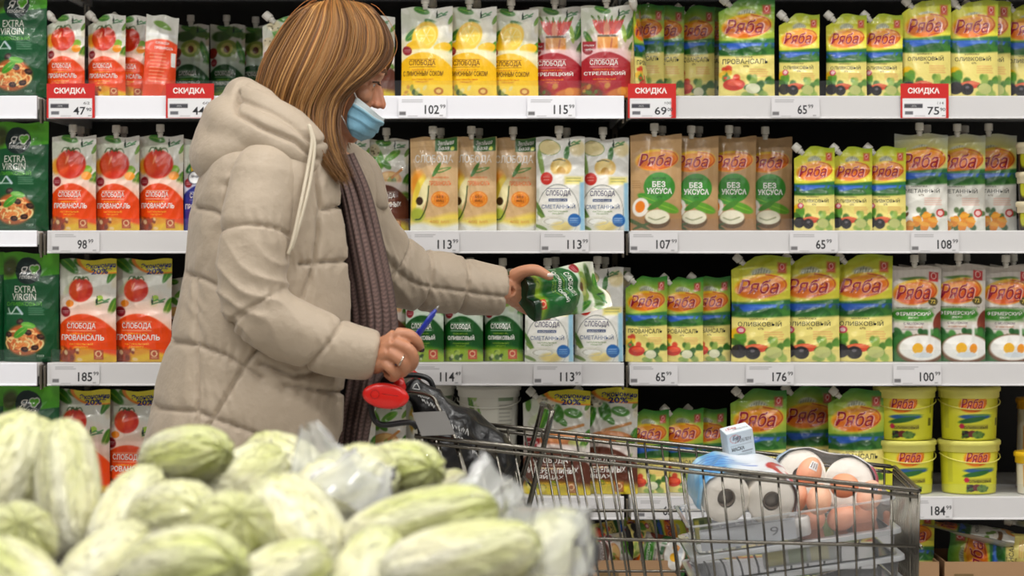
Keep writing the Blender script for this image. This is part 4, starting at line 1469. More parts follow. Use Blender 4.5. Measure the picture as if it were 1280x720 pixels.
# neck and trunk
nk = [hl((-.03, 0, -.06)), W(396, 175), W(388, 205), W(380, 240)]
bd.add(*tube(smooth_path(nk, 5), np.interp(np.arange(16) / 15, [0, .5, 1], [.055, .056, .075]), 20))
trunk = [(196, .10, .155, 372), (225, .115, .165, 368), (270, .115, .150, 362), (330, .105, .130, 362), (385, .105, .130, 362), (440, .115, .155, 358), (500, .12, .165, 352), (545, .11, .16, 348)]
secs = []
for py, rx, ry, cx in trunk:
    c = W(cx, py)
    secs.append(np.stack([c[0] + rx * np.cos(an), c[1] + ry * np.sin(an), np.full(40, c[2])], 1))
bd.add(*loft(secs))
FOOT = W(340, 540)
for sg, dx in ((-1, .02), (1, -.06)):
    hip = np.array([FOOT[0] + .0, YW + sg * .085, .88])
    knee = np.array([FOOT[0] + .03 + dx, YW + sg * .09, .48])
    ank = np.array([FOOT[0] - .01 + dx, YW + sg * .09, .09])
    bd.add(*tube(smooth_path([hip, knee, ank], 8), np.interp(np.arange(17) / 16, [0, .45, .6, .75, 1], [.092, .062, .058, .054, .036]), 18))
    bd.add(*ellipsoid(ank + np.array([.06, 0, -.05]), (.115, .042, .035), 18))
# arms (inside the sleeves)
NEAR = [W(334, 226, -.83), W(319, 300, -.875), W(324, 384, -.90), W(402, 429, -.895), W(474, 446, -.88)]
FAR = [W(418, 225, -.47), W(452, 295, -.42), W(498, 342, -.375), W(562, 355, -.335), W(634, 364, -.30)]
bd.add(*tube(smooth_path(NEAR, 8), np.interp(np.arange(33) / 32, [0, .5, .75, 1], [.05, .042, .038, .027]), 16))
bd.add(*tube(smooth_path(FAR, 8), np.interp(np.arange(33) / 32, [0, .5, .75, 1], [.05, .042, .038, .027]), 16))
bd.add(*tube([W(380, 225, -.65), NEAR[0]], [.08, .06], 16)).add(*tube([W(385, 222, -.65), FAR[0]], [.08, .06], 16))


def chain(pts, rads, n=10, k=4):
    p = smooth_path(pts, k)
    r = np.interp(np.linspace(0, 1, len(p)), np.linspace(0, 1, len(rads)), rads)
    bd.add(*tube(p, r, n))
    bd.add(*ellipsoid(p[-1], (r[-1],) * 3, 10))


# near (right) hand: a loose fist on the cart handle with a pen
wr = W(472, 447, -.88)
KN = {'i': W(496, 418, -.905), 'm': W(494, 429, -.918), 'r': W(488, 441, -.92), 'p': W(479, 452, -.912)}
for k in KN:
    bd.add(*tube(smooth_path([wr + (KN[k] - W(487, 435, -.912)) * .45, (wr + KN[k]) / 2 + np.array([0, -.006, 0]) + (KN[k] - W(487, 435, -.912)) * .2, KN[k]], 4), np.linspace(.019, .0125, 9), 12))
bd.add(*ellipsoid(W(481, 438, -.89), (.022, .020, .026), 16))
chain([KN['i'], W(511, 419, -.912), W(521, 427, -.908), W(526, 436, -.895)], [.0125, .0112, .0098, .0072])
chain([KN['m'], W(511, 437, -.928), W(517, 450, -.922), W(511, 460, -.905), W(503, 457, -.890)], [.0122, .0110, .0105, .0095, .0080])
chain([KN['r'], W(501, 450, -.930), W(506, 460, -.922), W(502, 466, -.905), W(494, 462, -.892)], [.0118, .0106, .0100, .0092, .0078])
chain([KN['p'], W(489, 461, -.922), W(494, 468, -.914), W(491, 472, -.900), W(484, 468, -.890)], [.0108, .0096, .0090, .0082, .0070])
chain([W(482, 430, -.872), W(498, 424, -.862), W(510, 430, -.862), W(518, 437, -.868)], [.016, .0125, .0110, .0085])
# far (left) hand: palm up behind the packet, thumb on top
wl = W(634, 362, -.30)
for q in ((650, 346, -.275), (656, 356, -.262), (656, 368, -.258), (652, 380, -.262)):
    bd.add(*tube(smooth_path([wl, (wl + W(*q)) / 2, W(*q)], 4), np.linspace(.024, .015, 9), 12))
bd.add(*ellipsoid(W(646, 364, -.28), (.026, .018, .034), 16))
chain([W(643, 346, -.30), W(656, 339, -.318), W(671, 338, -.328), W(687, 346, -.330)], [.0165, .0125, .0115, .0085])
chain([W(656, 352, -.255), W(676, 352, -.222), W(692, 356, -.200), W(706, 360, -.188)], [.0125, .011, .010, .0085])
chain([W(656, 362, -.252), W(678, 364, -.214), W(694, 368, -.192), W(708, 372, -.180)], [.0125, .011, .010, .0085])
chain([W(654, 373, -.254), W(674, 378, -.220), W(690, 382, -.200), W(703, 385, -.188)], [.0120, .011, .0095, .008])
chain([W(649, 382, -.262), W(664, 390, -.235), W(676, 394, -.220), W(685, 396, -.210)], [.0110, .0098, .0088, .0075])
v, f, nn = remeshed(bd, .0025, 2, .5)
M_SKIN = mat_col('skin', 0.45, bump=(220, .12, .001), sss=.12)
col = np.tile(np.array(SK), (len(v), 1))
t1 = wob(v, 5, 60)
col += (t1 * .02)[:, None] * np.array([1, .8, .7])
# blush of hands and nose tip, lips
hd = np.exp(-(np.linalg.norm(v - W(492, 442, -.9), axis=1) / .07) ** 4)
col = col * (1 - hd[:, None]) + hd[:, None] * (np.array(rgb(178, 122, 90)) + (t1 * .03)[:, None])
ns = np.exp(-(np.linalg.norm(v - hl((.11, 0, -.036)), axis=1) / .02) ** 2)
col += ns[:, None] * np.array([.02, -.05, -.05])
lp = np.exp(-(np.linalg.norm((v - hl((.09, 0, -.0715))) * np.array([1, .6, 1.4]), axis=1) / .014) ** 4)
col = col * (1 - lp[:, None] * .6) + lp[:, None] * .6 * np.array(rgb(190, 96, 90))
woman = MB().add(v, f, 0, col).build('person', M_SKIN, colors=True)
tag(woman, 'woman in beige padded coat and blue mask reaching over the shopping cart', 'person')

# ---- face details
M_EYE = mat_col('eye', .15)
for sg in (-1, 1):
    v, f = ellipsoid((0, 0, 0), (.0108,) * 3, 24)
    cc = np.tile(np.array(rgb(190, 178, 168)), (len(v), 1))
    d = np.hypot(v[:, 1], v[:, 2] + .006)
    cc[(v[:, 0] > 0) & (d < .0058)] = rgb(70, 50, 36)
    cc[(v[:, 0] > 0) & (d < .0026)] = rgb(12, 10, 10)
    MB().add(hl(v + np.array([.0725, sg * .031, -.002])), f, 0, cc).build('eye', M_EYE, woman, colors=True)
M_LASH = mat('lash', rgb(36, 24, 18), .6)
M_BROW = mat('brow', rgb(104, 66, 40), .8)
for sg in (-1, 1):
    MB().add(*tube([hl((.088 - .011 * q * q, sg * (.031 + .016 * q), .003 + .0045 * (1 - q * q) - .002)) for q in np.linspace(-1, 1, 9)], .0014, 6)).add(
        *tube([hl((.0885, sg * .034, .003)), hl((.0945, sg * .037, .0005))], [.0013, .0004], 5)).add(*tube([hl((.0865, sg * .042, .002)), hl((.0925, sg * .047, -.001))], [.0013, .0004], 5)).build('eyelashes', M_LASH, woman)
    MB().add(*tube([hl((.0925 - .016 * q * q, sg * (.032 + .019 * q), .0245 + .004 * (1 - q * q) - .004 * q)) for q in np.linspace(-1, 1, 11)], np.interp(np.linspace(0, 1, 11), [0, .3, 1], [.0028, .0034, .0012]), 8)).build('eyebrow', M_BROW, woman)

# ---- mask
rowsM = [((445, 121, -.724), (479, 148)), ((441, 131, -.728), (476, 155)), ((435, 141, -.729), (470, 163)), ((434, 156, -.727), (463, 170)), ((440, 170, -.715), (451, 176))]
ends = smooth_path([W(*a) for a, b in rowsM], 10)
mids = smooth_path([W(b[0], b[1], YW) for a, b in rowsM], 10)
nr, na = len(ends), 28
G = np.zeros((nr, 2 * na + 1, 3))
for i in range(nr):
    for j in range(2 * na + 1):
        q = j / (2 * na)
        a = q * PI
        e = ends[i].copy()
        if a > PI / 2:
            e[1] = 2 * YW - e[1]
        sa, ca = math.sin(a) ** .75, abs(math.cos(a))
        p = e + (mids[i] - e) * sa
        p[1] = YW + (e[1] - YW) * ca
        st = i / (nr - 1)
        pl = ((st * 3.6) % 1.0) * 0.0045 if .18 < st < .92 else 0
        pl += .0012 * math.sin(q * 14 + st * 9)
        p[0] += pl * sa
        p[1] -= pl * math.copysign(ca, math.cos(a)) * .9
        p[2] += .0025 * math.sin(q * PI * 6) * math.sin(st * PI) * .5
        G[i, j] = p
mcol = np.zeros(G.shape)
mcol[:] = rgb(126, 176, 200)
mcol[:9] = rgb(206, 216, 218)
mcol[9:11] = rgb(150, 196, 216)
mcol += (np.random.RandomState(2).rand(*G.shape[:2], 1) - .5) * .03
MBm = MB().add(G.reshape(-1, 3), gridfaces(2 * na, nr - 1), 0, mcol.reshape(-1, 3))
mk = MBm.build('face_mask', mat_col('mask_fabric', .7, bump=(900, .3, .0006)), woman, colors=True)
so = mk.modifiers.new('s', 'SOLIDIFY')
so.thickness = .0012
M_STRAP = mat('mask_strap', rgb(226, 222, 216), .7)
for sg in (-1, 1):
    def mir(p):
        p = np.array(p)
        if sg > 0:
            p[1] = 2 * YW - p[1]
        return p
    MB().add(*tube([mir(W(446, 123, -.7255)), mir(W(441, 112, -.733)), mir(W(436, 100, -.736)), mir(hl((-.018, -.083, .012)))], .0012, 6)).build('mask_strap', M_STRAP, mk)
    MB().add(*tube([mir(W(440, 169, -.717)), mir(W(424, 140, -.732)), mir(hl((-.02, -.08, -.04)))], .0012, 6)).build('mask_strap', M_STRAP, mk)

# ---- hair: dark under-volume plus separate strands
G7 = [
    [(456, 6, -.655), (482, 34, -.678), (489, 60, -.698), (476, 84, -.722), (448, 104, -.742), (426, 124, -.752), (419, 150, -.770), (424, 185, -.800), (437, 220, -.815)],
    [(446, 4, -.655), (470, 34, -.700), (472, 64, -.732), (452, 92, -.752), (426, 116, -.762), (414, 140, -.772), (412, 172, -.795), (420, 200, -.815), (432, 226, -.825)],
    [(434, 2, -.655), (450, 34, -.710), (446, 70, -.752), (424, 100, -.768), (406, 128, -.774), (401, 156, -.790), (406, 188, -.812), (420, 214, -.826), (431, 228, -.83)],
    [(420, 1, -.655), (424, 36, -.715), (412, 76, -.762), (394, 112, -.776), (384, 140, -.780), (388, 166, -.795), (402, 192, -.812), (416, 212, -.824), (426, 224, -.828)],
    [(408, 2, -.655), (396, 36, -.712), (378, 76, -.758), (364, 108, -.768), (358, 134, -.766), (366, 154, -.776), (384, 172, -.79), (400, 194, -.808), (412, 212, -.82)],
    [(398, 4, -.655), (372, 34, -.695), (352, 72, -.728), (340, 104, -.736), (336, 128, -.736), (342, 146, -.742), (356, 160, -.75), (368, 170, -.755), (378, 178, -.76)],
    [(390, 7, -.65), (356, 34, -.665), (335, 70, -.675), (326, 98, -.68), (325, 122, -.685), (330, 140, -.69), (340, 150, -.70), (350, 158, -.705), (358, 164, -.71)]]
G7 = [[g[0], ((g[0][0] * .62 + g[1][0] * .38), g[0][1] * .62 + g[1][1] * .38 - 4, g[0][2] - .040)] + [(g[1][0], g[1][1], g[1][2] - .014)] + g[2:] for g in G7]
GA = np.array([[tuple(W(*p)) for p in g] for g in G7])


def hair_at(q, far):
    x = q * (len(GA) - 1)
    i = min(int(x), len(GA) - 2)
    t = x - i
    g = GA[i] * (1 - t) + GA[i + 1] * t
    if far:
        g = g.copy()
        g[:, 1] = 2 * YW - g[:, 1]
    return g


hb = MB()
hm = MB()
HAIRC = [rgb(134, 92, 46), rgb(150, 106, 56), rgb(116, 76, 38), rgb(176, 132, 78), rgb(96, 62, 32), rgb(140, 96, 48)]
for far in (False, True):
    rs = np.random.RandomState(11 + far)
    # under-volume sheet pulled slightly inwards
    sec = [smooth_path(hair_at(q, far), 4) for q in np.linspace(0, 1, 40)]
    cen = np.array([W(404, 95)[0], YW, 0])
    A = np.array(sec)
    pull = (np.array([cen[0], YW, 0]) - A) * np.array([.045, .07, 0])
    A = A + pull
    B = A + (np.array([cen[0], YW, 0]) - A) * np.array([.12, .16, 0])
    B[:, :, 2] = A[:, :, 2] - .004
    n1, n2 = A.shape[1], A.shape[0]
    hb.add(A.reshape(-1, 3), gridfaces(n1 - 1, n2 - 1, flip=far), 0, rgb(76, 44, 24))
    N = 2300 if not far else 600
    for k in range(N):
        q = rs.rand()
        # clumps: strands gather round nearby guide positions
        qc = round(q * 80) / 80
        g = hair_at(q, far)
        gc = hair_at(min(1, max(0, qc + rs.normal() * .004)), far)
        wt = np.linspace(0, 1, len(g))[:, None] ** 1.2 * .6
        g = g * (1 - wt) + gc * wt
        jit = rs.normal(size=3) * np.array([.003, .0035, .002])
        g = g + jit * np.linspace(.5, 1.8, len(g))[:, None]
        cut = rs.uniform(.86, 1.02) if q < .75 else 1.0
        p = smooth_path(g, 4)
        p = p[:max(6, int(len(p) * min(1, cut)))]
        r0 = rs.uniform(.0006, .0014)
        r = r0 * np.interp(np.linspace(0, 1, len(p)), [0, .1, .7, 1], [.8, 1, .9, .15])
        c = np.array(HAIRC[rs.randint(len(HAIRC))]) * rs.uniform(.85, 1.12)
        tt = np.linspace(0, 1, len(p))[:, None, None]
        cl = (c[None, None] * (1.05 - .12 * tt)) * np.ones((1, 4, 1))
        v, f = tube(p, r, 4, caps=False)
        hb.add(v, f, 0, np.clip(cl.reshape(-1, 3), 0, 1))
# crown cap
M_HAIR = mat_col('hair', .48, spec=.35, bump=(300, .3, .001, (1, 1, .1)))
hair = hb.build('hair', M_HAIR, woman, colors=True)
# loose hair behind the neck, running into the hood
fl = MB()
rs = np.random.RandomState(5)
for k in range(26):
    q = rs.uniform(0, 1)
    g = hair_at(q, False) + rs.normal(size=3) * .006 * np.array([1, .6, 1])
    p = smooth_path(g, 4)[:int(rs.uniform(14, 30))]
    fl.add(*tube(p + (np.linspace(0, 1, len(p)) ** 2)[:, None] * rs.normal(size=3) * .006, .0005, 4, caps=False), 0, rgb(190, 120, 60))
fl.build('flyaway_strands', M_HAIR, hair, colors=True)

# ---- coat
CO = MB()
tors = [(178, 300, 400, .12), (190, 276, 424, .185), (212, 260, 444, .222), (260, 245, 458, .235), (330, 237, 466, .235), (385, 225, 468, .235), (430, 214, 466, .238), (500, 196, 462, .245), (565, 182, 458, .25), (650, 174, 456, .26), (740, 170, 455, .265), (800, 169, 454, .265)]
TS = smooth_path([(*W(b, py)[[0, 2]], W(fv, py)[0], hy) for py, b, fv, hy in tors], 6)
tht = np.linspace(math.radians(38), math.radians(322), 72)
outer, inner = [], []
for xb, z, xf, hy in TS:
    cx, rx = (xb + xf) / 2, (xf - xb) / 2
    c, s_ = np.cos(tht), np.sin(tht)
    for lst, k in ((outer, 0.0), (inner, .026)):
        e = 2 / 2.3
        lst.append(np.stack([cx + (rx - k) * np.sign(c) * np.abs(c) ** e, YW + (hy - k) * np.sign(s_) * np.abs(s_) ** e, np.full(len(tht), z)], 1))
secs = [np.concatenate([o, i[::-1]]) for o, i in zip(outer, inner)]
CO.add(*loft(secs))
na_ = smooth_path(NEAR, 10)
fa_ = smooth_path(FAR, 10)
rn = np.interp(np.linspace(0, 1, len(na_)), [0, .25, .5, .62, .8, 1], [.066, .061, .062, .057, .050, .037])
rf = np.interp(np.linspace(0, 1, len(fa_)), [0, .25, .5, .75, .92, 1], [.078, .072, .065, .056, .048, .045])
# shoulders
CO.add(*ellipsoid(W(338, 232, -.78), (.085, .085, .062), 24)).add(*ellipsoid(W(400, 226, -.50), (.085, .085, .062), 24))
CO.add(*ellipsoid(W(340, 214, -.65), (.10, .18, .055), 24))
SLN, SLF = MB(), MB()
SLN.add(*tube(na_[:-1], rn[:-1], 28)).add(*ellipsoid(na_[0], (rn[0] * .98,) * 3, 24))
SLF.add(*tube(fa_[:-1], rf[:-1], 28)).add(*ellipsoid(fa_[0], (rf[0] * .98,) * 3, 24))
PCS = [remeshed(CO, .0040, 12, .5), remeshed(SLN, .0036, 7, .5), remeshed(SLF, .0036, 7, .5)]
PID = np.concatenate([np.full(len(p[0]), i) for i, p in enumerate(PCS)])
v, nn = np.concatenate([p[0] for p in PCS]), np.concatenate([p[2] for p in PCS])


def seam_d(pts2, poly):
    d = np.full(len(pts2), 9.0)
    for a, b in zip(poly[:-1], poly[1:]):
        ab = b - a
        t = np.clip(((pts2 - a) @ ab) / (ab @ ab), 0, 1)
        d = np.minimum(d, np.linalg.norm(pts2 - a - t[:, None] * ab, axis=1))
    return d


def dist_path(v, path):
    best = np.full(len(v), 9.0)
    par = np.zeros(len(v))
    for i in range(len(path) - 1):
        a, b = path[i], path[i + 1]
        ab = b - a
        t = np.clip(((v - a) @ ab) / (ab @ ab), 0, 1)
        d = np.linalg.norm(v - a - t[:, None] * ab, axis=1)
        m = d < best
        best[m] = d[m]
        par[m] = (i + t[m]) / (len(path) - 1)
    return best, par


dn, pn = dist_path(v, na_)
df, pf = dist_path(v, fa_)
ist, isn, isf = PID == 0, PID == 1, PID == 2
xz = v[:, [0, 2]]
near_side = v[:, 1] < YW


def pl(pts, Y):
    return np.array([W(x, y, Y)[[0, 2]] for x, y in pts])


TSEAM = [[(236, 258), (262, 262), (283, 272)], [(225, 343), (250, 347), (283, 362), (330, 372)], [(196, 428), (246, 430), (285, 442), (330, 470)], [(186, 512), (248, 512), (330, 540), (430, 560)],
         [(240, 344), (246, 430), (250, 512), (252, 580), (254, 700)], [(283, 300), (281, 262), (284, 232), (310, 200), (345, 182)], [(330, 425), (300, 470), (262, 535), (240, 600)],
         [(395, 205), (403, 260), (396, 330), (380, 372)], [(408, 262), (432, 256)], [(378, 330), (440, 326)], [(374, 378), (330, 420)], [(310, 200), (318, 188)], [(360, 480), (430, 492)], [(330, 452), (372, 470), (420, 460)], [(170, 600), (250, 605), (440, 640)], [(170, 690), (440, 720)]]
dseam = np.full(len(v), 9.0)
for s_ in TSEAM:
    # same stitching on either side of the body
    d = np.minimum(seam_d(xz[:, :], pl(s_, -.84)) + np.where(near_side, 0, 9), seam_d(xz, pl(s_, -.46)) + np.where(near_side, 9, 0))
    dseam = np.where(ist, np.minimum(dseam, d), dseam)
L1 = np.linalg.norm(np.diff(na_, axis=0), axis=1).sum()
for s_ in (.235, .50, .765):
    slant = (v[:, 2] - np.interp(pn, np.linspace(0, 1, len(na_)), na_[:, 2])) * (.35 if s_ > .6 else 0) * -1
    dseam = np.where(isn, np.minimum(dseam, np.abs((pn - s_) * L1 + slant)), dseam)
L2 = np.linalg.norm(np.diff(fa_, axis=0), axis=1).sum()
for s_ in (.42, .62, .80):
    dseam = np.where(isf, np.minimum(dseam, np.abs((pf - s_) * L2)), dseam)
# lengthwise seam on the far sleeve
ax = np.stack([np.interp(pf, np.linspace(0, 1, len(fa_)), fa_[:, k]) for k in range(3)], 1)
dseam = np.where(isf & (v[:, 1] < ax[:, 1]), np.minimum(dseam, np.abs(v[:, 2] - ax[:, 2] + .012)), dseam)
disp = np.where(isn | isf, -.0065, -.0095) * np.exp(-(dseam / .0034) ** 2) + np.where(isn | isf, .0022, .0036) * (1 - np.exp(-(dseam / .018) ** 2))
# creases
elb = np.exp(-((pn - .47) / .16) ** 2) * isn
u_ = (v - W(352, 385, -.9)) @ np.array([.55, 0, .83])
disp += elb * (-.0065 * np.abs(np.sin(u_ * 80 + 2.0 * wob(v, 3, 25))) ** .7 + .003)
disp += isf * np.exp(-((pf - .48) / .2) ** 2) * (-.005 * np.abs(np.sin((v[:, 0] * .8 + v[:, 2] * .6) * 75 + 1.2 * wob(v, 4, 22))) + .002)
w1 = wob(v * np.array([1, 1, .6]), 21, 26)
w2 = wob(v * np.array([1, 1, .8]), 22, 60)
disp += .0020 * w1 + .0010 * w2 - .0022 * np.abs(wob(v, 23, 34)) * ist
# puckering that runs out from the stitching
pk = np.exp(-(dseam / .02) ** 2)
disp += pk * .0016 * np.sin(wob(v, 31, 30) * 6 + v[:, 0] * 260 + v[:, 1] * 90)
v = v + nn * disp[:, None]
M_COAT = mat('coat_fabric', rgb(174, 158, 138), .55, bump=(34, .6, .006), spec=.4, vary=.03)
M_COAT.node_tree.nodes['Principled BSDF'].inputs['Sheen Weight'].default_value = .15
coat = MB().add(v[PID == 0], PCS[0][1]).build('coat', M_COAT, woman)
for i in (1, 2):
    MB().add(v[PID == i], PCS[i][1]).build('sleeve', M_COAT, coat)

# ---- hood lying on the back
HO = MB()


def both(pts, r, n=20):
    near = [W(*p) for p in pts]
    far = [np.array([p[0], 2 * YW - p[1], p[2]]) for p in near[::-1]]
    path = smooth_path(near[::-1] + far[::-1][::-1] if False else near + far, 8)
    rr = np.concatenate([np.interp(np.linspace(0, 1, len(path) // 2), np.linspace(0, 1, len(r)), r)])
    rr = np.concatenate([rr, rr[::-1]])
    if len(rr) < len(path):
        rr = np.insert(rr, len(rr) // 2, r[-1])
    HO.add(*tube(path, rr[:len(path)], n))


# rim roll, from the throat round the back of the head and on to the far side
both([(396, 206, -.79), (392, 184, -.815), (366, 160, -.805), (330, 136, -.765), (304, 122, -.70)], [.017, .026, .032, .034, .034])
both([(392, 214, -.80), (372, 192, -.825), (338, 172, -.815), (300, 160, -.765), (284, 152, -.70)], [.026, .036, .042, .046, .046])
both([(345, 186, -.81), (306, 190, -.79), (276, 196, -.75), (268, 194, -.69)], [.030, .042, .046, .048])
HO.add(*tube(smooth_path([W(404, 208, -.49), W(436, 196, -.48), W(462, 214, -.475), W(472, 262, -.475)], 6), .020, 16))
HO.add(*ellipsoid(W(270, 188, -.65), (.040, .12, .072), 24)).add(*ellipsoid(W(310, 172, -.65), (.075, .15, .065), 24)).add(*ellipsoid(W(300, 162, -.65), (.06, .13, .06), 24))
v, f, nn = remeshed(HO, .0040, 40, .5)
xz = v[:, [0, 2]]
hs = np.minimum(seam_d(xz, pl([(292, 112), (296, 140), (330, 160), (372, 178), (398, 200)], -.8)), 9)
disp = -.011 * np.exp(-(hs / .0042) ** 2) + .004 * (1 - np.exp(-(hs / .02) ** 2)) + .0018 * wob(v, 41, 24) - .0022 * np.abs(wob(v, 42, 26)) + .0008 * wob(v, 43, 70)
rimd = seam_d(xz, pl([(300, 112), (340, 130), (372, 148), (398, 170)], -.8))
disp += -.006 * np.exp(-(np.abs(rimd - .016) / .0034) ** 2)
v = v + nn * disp[:, None]
hood = MB().add(v, f).build('hood', M_COAT, woman)
M_CORD = mat('cord', rgb(206, 194, 172), .7, bump=(500, .5, .001))
for i, pts in enumerate(([(386, 156, -.845), (390, 176, -.853), (384, 215, -.872), (376, 255, -.892), (366, 300, -.905), (360, 318, -.906)], [(387, 157, -.845), (393, 180, -.853), (389, 218, -.870), (381, 255, -.889), (371, 290, -.900), (364, 312, -.902)])):
    MB().add(*tube(smooth_path([W(*p) for p in pts], 8), .0032, 8)).build('drawstring', M_CORD, hood)

# ---- scarf
M_SCARF = mat_col('scarf_wool', .95)


def scarf_strip(path, wd, th, nrib, name, seed, Yout=-1):
    p = smooth_path([W(*q) for q in path], 24)
    n = len(p)
    L = np.concatenate([[0], np.cumsum(np.linalg.norm(np.diff(p, axis=0), axis=1))])
    wds = np.interp(np.linspace(0, 1, n), np.linspace(0, 1, len(wd)), wd)
    t = np.gradient(p, axis=0)
    t /= np.linalg.norm(t, axis=1)[:, None]
    sx = np.cross(np.array([0, 1.0, 0]), t)
    sx /= np.linalg.norm(sx, axis=1)[:, None]
    nu = nrib * 10
    V, Cc = [], []
    for side in (-1, 1):
        for i in range(n):
            u = np.linspace(-1, 1, nu + 1) * side * -1
            ph = (u * .5 + .5) * nrib
            fr = ph % 1.0
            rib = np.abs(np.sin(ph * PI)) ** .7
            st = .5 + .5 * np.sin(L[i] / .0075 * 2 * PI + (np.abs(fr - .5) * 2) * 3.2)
            fold = .010 * np.sin(u * 4.2 + seed + L[i] * 5)
            d = th * np.sqrt(np.clip(1 - u * u, 0, 1)) + (.0055 * rib + .0026 * st * rib) * np.sqrt(np.clip(1 - u ** 4, 0, 1)) + fold * (1 if side < 0 else -1)
            V.append(p[i] + sx[i] * (u * wds[i])[:, None] + np.array([0, 1.0, 0]) * (side * d)[:, None])
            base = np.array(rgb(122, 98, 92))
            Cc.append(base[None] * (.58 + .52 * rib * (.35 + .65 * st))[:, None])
    V, Cc = np.concatenate(V), np.concatenate(Cc)
    m = MB()
    k = (nu + 1) * n
    m.add(V, gridfaces(nu, n - 1, 0) + gridfaces(nu, n - 1, k), 0, Cc)
    return m.build(name, M_SCARF, woman, colors=True)


scarf_strip([(420, 196, -.735), (436, 245, -.745), (450, 310, -.755), (461, 370, -.76), (464, 412, -.76), (456, 470, -.745), (446, 520, -.74), (440, 560, -.735)], [.020, .026, .032, .034, .034, .030, .028, .026], .014, 5, 'scarf', 0.4)
scarf_strip([(428, 196, -.70), (446, 245, -.70), (460, 310, -.70), (471, 370, -.70), (474, 420, -.70), (464, 480, -.70)], [.022, .026, .030, .032, .034, .03], .014, 5, 'scarf', 2.0)
ring = [np.array([W(398, 200)[0] + .070 * math.cos(a), YW + .080 * math.sin(a), W(398, 206)[2] + .012 * math.cos(a + 2)]) for a in np.linspace(.35 * PI, 1.65 * PI, 25)]
MB().add(*tube(ring, .024, 14), 0, rgb(122, 98, 92)).build('scarf', M_SCARF, woman, colors=True)
# ---- sweater under the coat, trousers, boots
M_SWEAT = mat('sweater', rgb(40, 36, 38), .9, bump=(200, .4, .002))
secs = []
for py, rx, ry, cx in trunk[1:]:
    c = W(cx, py)
    secs.append(np.stack([c[0] + (rx + .014) * np.cos(an), c[1] + (ry + .012) * np.sin(an), np.full(40, c[2])], 1))
MB().add(*loft(secs)).add(*tube([W(384, 232), W(391, 205), W(398, 184)], [.10, .074, .062], 24)).build('sweater', M_SWEAT, woman)
M_TROU = mat('trousers', rgb(34, 32, 36), .85, bump=(120, .3, .002))
tr = MB()
for sg, dx in ((-1, .02), (1, -.06)):
    hip = np.array([FOOT[0], YW + sg * .085, .90])
    knee = np.array([FOOT[0] + .03 + dx, YW + sg * .09, .48])
    ank = np.array([FOOT[0] - .01 + dx, YW + sg * .09, .10])
    tr.add(*tube(smooth_path([hip, knee, ank], 8), np.interp(np.arange(17) / 16, [0, .45, .75, 1], [.105, .080, .070, .062]), 20))
tr.add(*ellipsoid((FOOT[0], YW, .90), (.12, .17, .10), 24))
v, f, nn = remeshed(tr, .008, 4)
MB().add(v + nn * (.003 * wob(v, 8, 30))[:, None], f).build('trousers', M_TROU, woman)
M_BOOT = mat('boot_leather', rgb(38, 30, 28), .4)
for sg, dx in ((-1, .02), (1, -.06)):
    a = np.array([FOOT[0] - .01 + dx, YW + sg * .09, 0])
    b = MB().add(*tube([a + (0, 0, .20), a + (0, 0, .08)], [.055, .050], 18)).add(*ellipsoid(a + (.06, 0, .052), (.125, .05, .048), 20)).add(*box(a[0] - .055, a[0] + .185, a[1] - .045, a[1] + .045, 0.001, .022, .008))
    v, f, nn = remeshed(b, .005, 4)
    v[:, 2] = np.maximum(v[:, 2], .001)
    MB().add(v, f).build('boot', M_BOOT, woman)
# ---- ring, nails
MB().add(*tube([W(502, 451, -.93) + .0112 * (math.cos(a) * np.array([.45, .0, .9]) + math.sin(a) * np.array([0, 1, 0.])) for a in np.linspace(0, 2 * PI, 21)], .0014, 8, caps=False)).build('finger_ring', mat('ring_silver', rgb(200, 190, 176), .2, 1.0), woman)
M_NAIL = mat('dark_nail', rgb(40, 16, 22), .2, coat=.5)
M_NAILP = mat('pale_nail', rgb(226, 210, 200), .3, coat=.5)
MB().add(*ellipsoid(W(527, 437.5, -.899), (.0055, .0045, .0050), 12)).build('fingernail', M_NAIL, woman)
MB().add(*ellipsoid(W(687, 344, -.335), (.008, .0045, .0048), 12)).build('fingernail', M_NAILP, woman)

# ---- pen in the hand
PA, PB = W(512, 434, -.883), W(547, 384, -.90)
t = empty('ballpoint_pen', tuple(PA), 'blue ballpoint pen sticking up from the hand on the cart', 'pen')
M_PEN = mat('pen_blue', rgb(20, 40, 150), .3, coat=.4)
dv = (PB - PA) / np.linalg.norm(PB - PA)
MB().add(*tube([PA - dv * .04, PB - dv * .014, PB - dv * .012, PB - dv * .005], [.0046, .0050, .0038, .0026], 14)).build('barrel', M_PEN, t)
MB().add(*tube([PB - dv * .006, PB + dv * .003], [.0022, .0008], 10)).build('tip', mat('pen_tip', rgb(190, 190, 190), .3, .8), t)
cl = PB - dv * .05
MB().add(*tube([cl + (-.004, -.004, .003), cl - dv * .032 + (-.004, -.004, .003)], .0013, 6)).build('pocket_clip', M_PEN, t)

# ---- the packet she holds: dark green foot towards the picture's left, folded top to the right
hw_, hh_ = .102, .198
ha = family_s(hw_, hh_, rgb(20, 84, 32), 'ОЛИВКОВЫЙ', f_olive, foot=foot_green, sub=rgb(150, 190, 60), top=rgb(232, 230, 206), arch=.36, nm=.60)
ha.below(lambda s: .93 + 0 * s, rgb(12, 46, 22), .03)
hmB = MB()
pouch_mesh(hmB, hw_, hh_, .060, ha, None, 77)
v = np.concatenate(hmB.v)
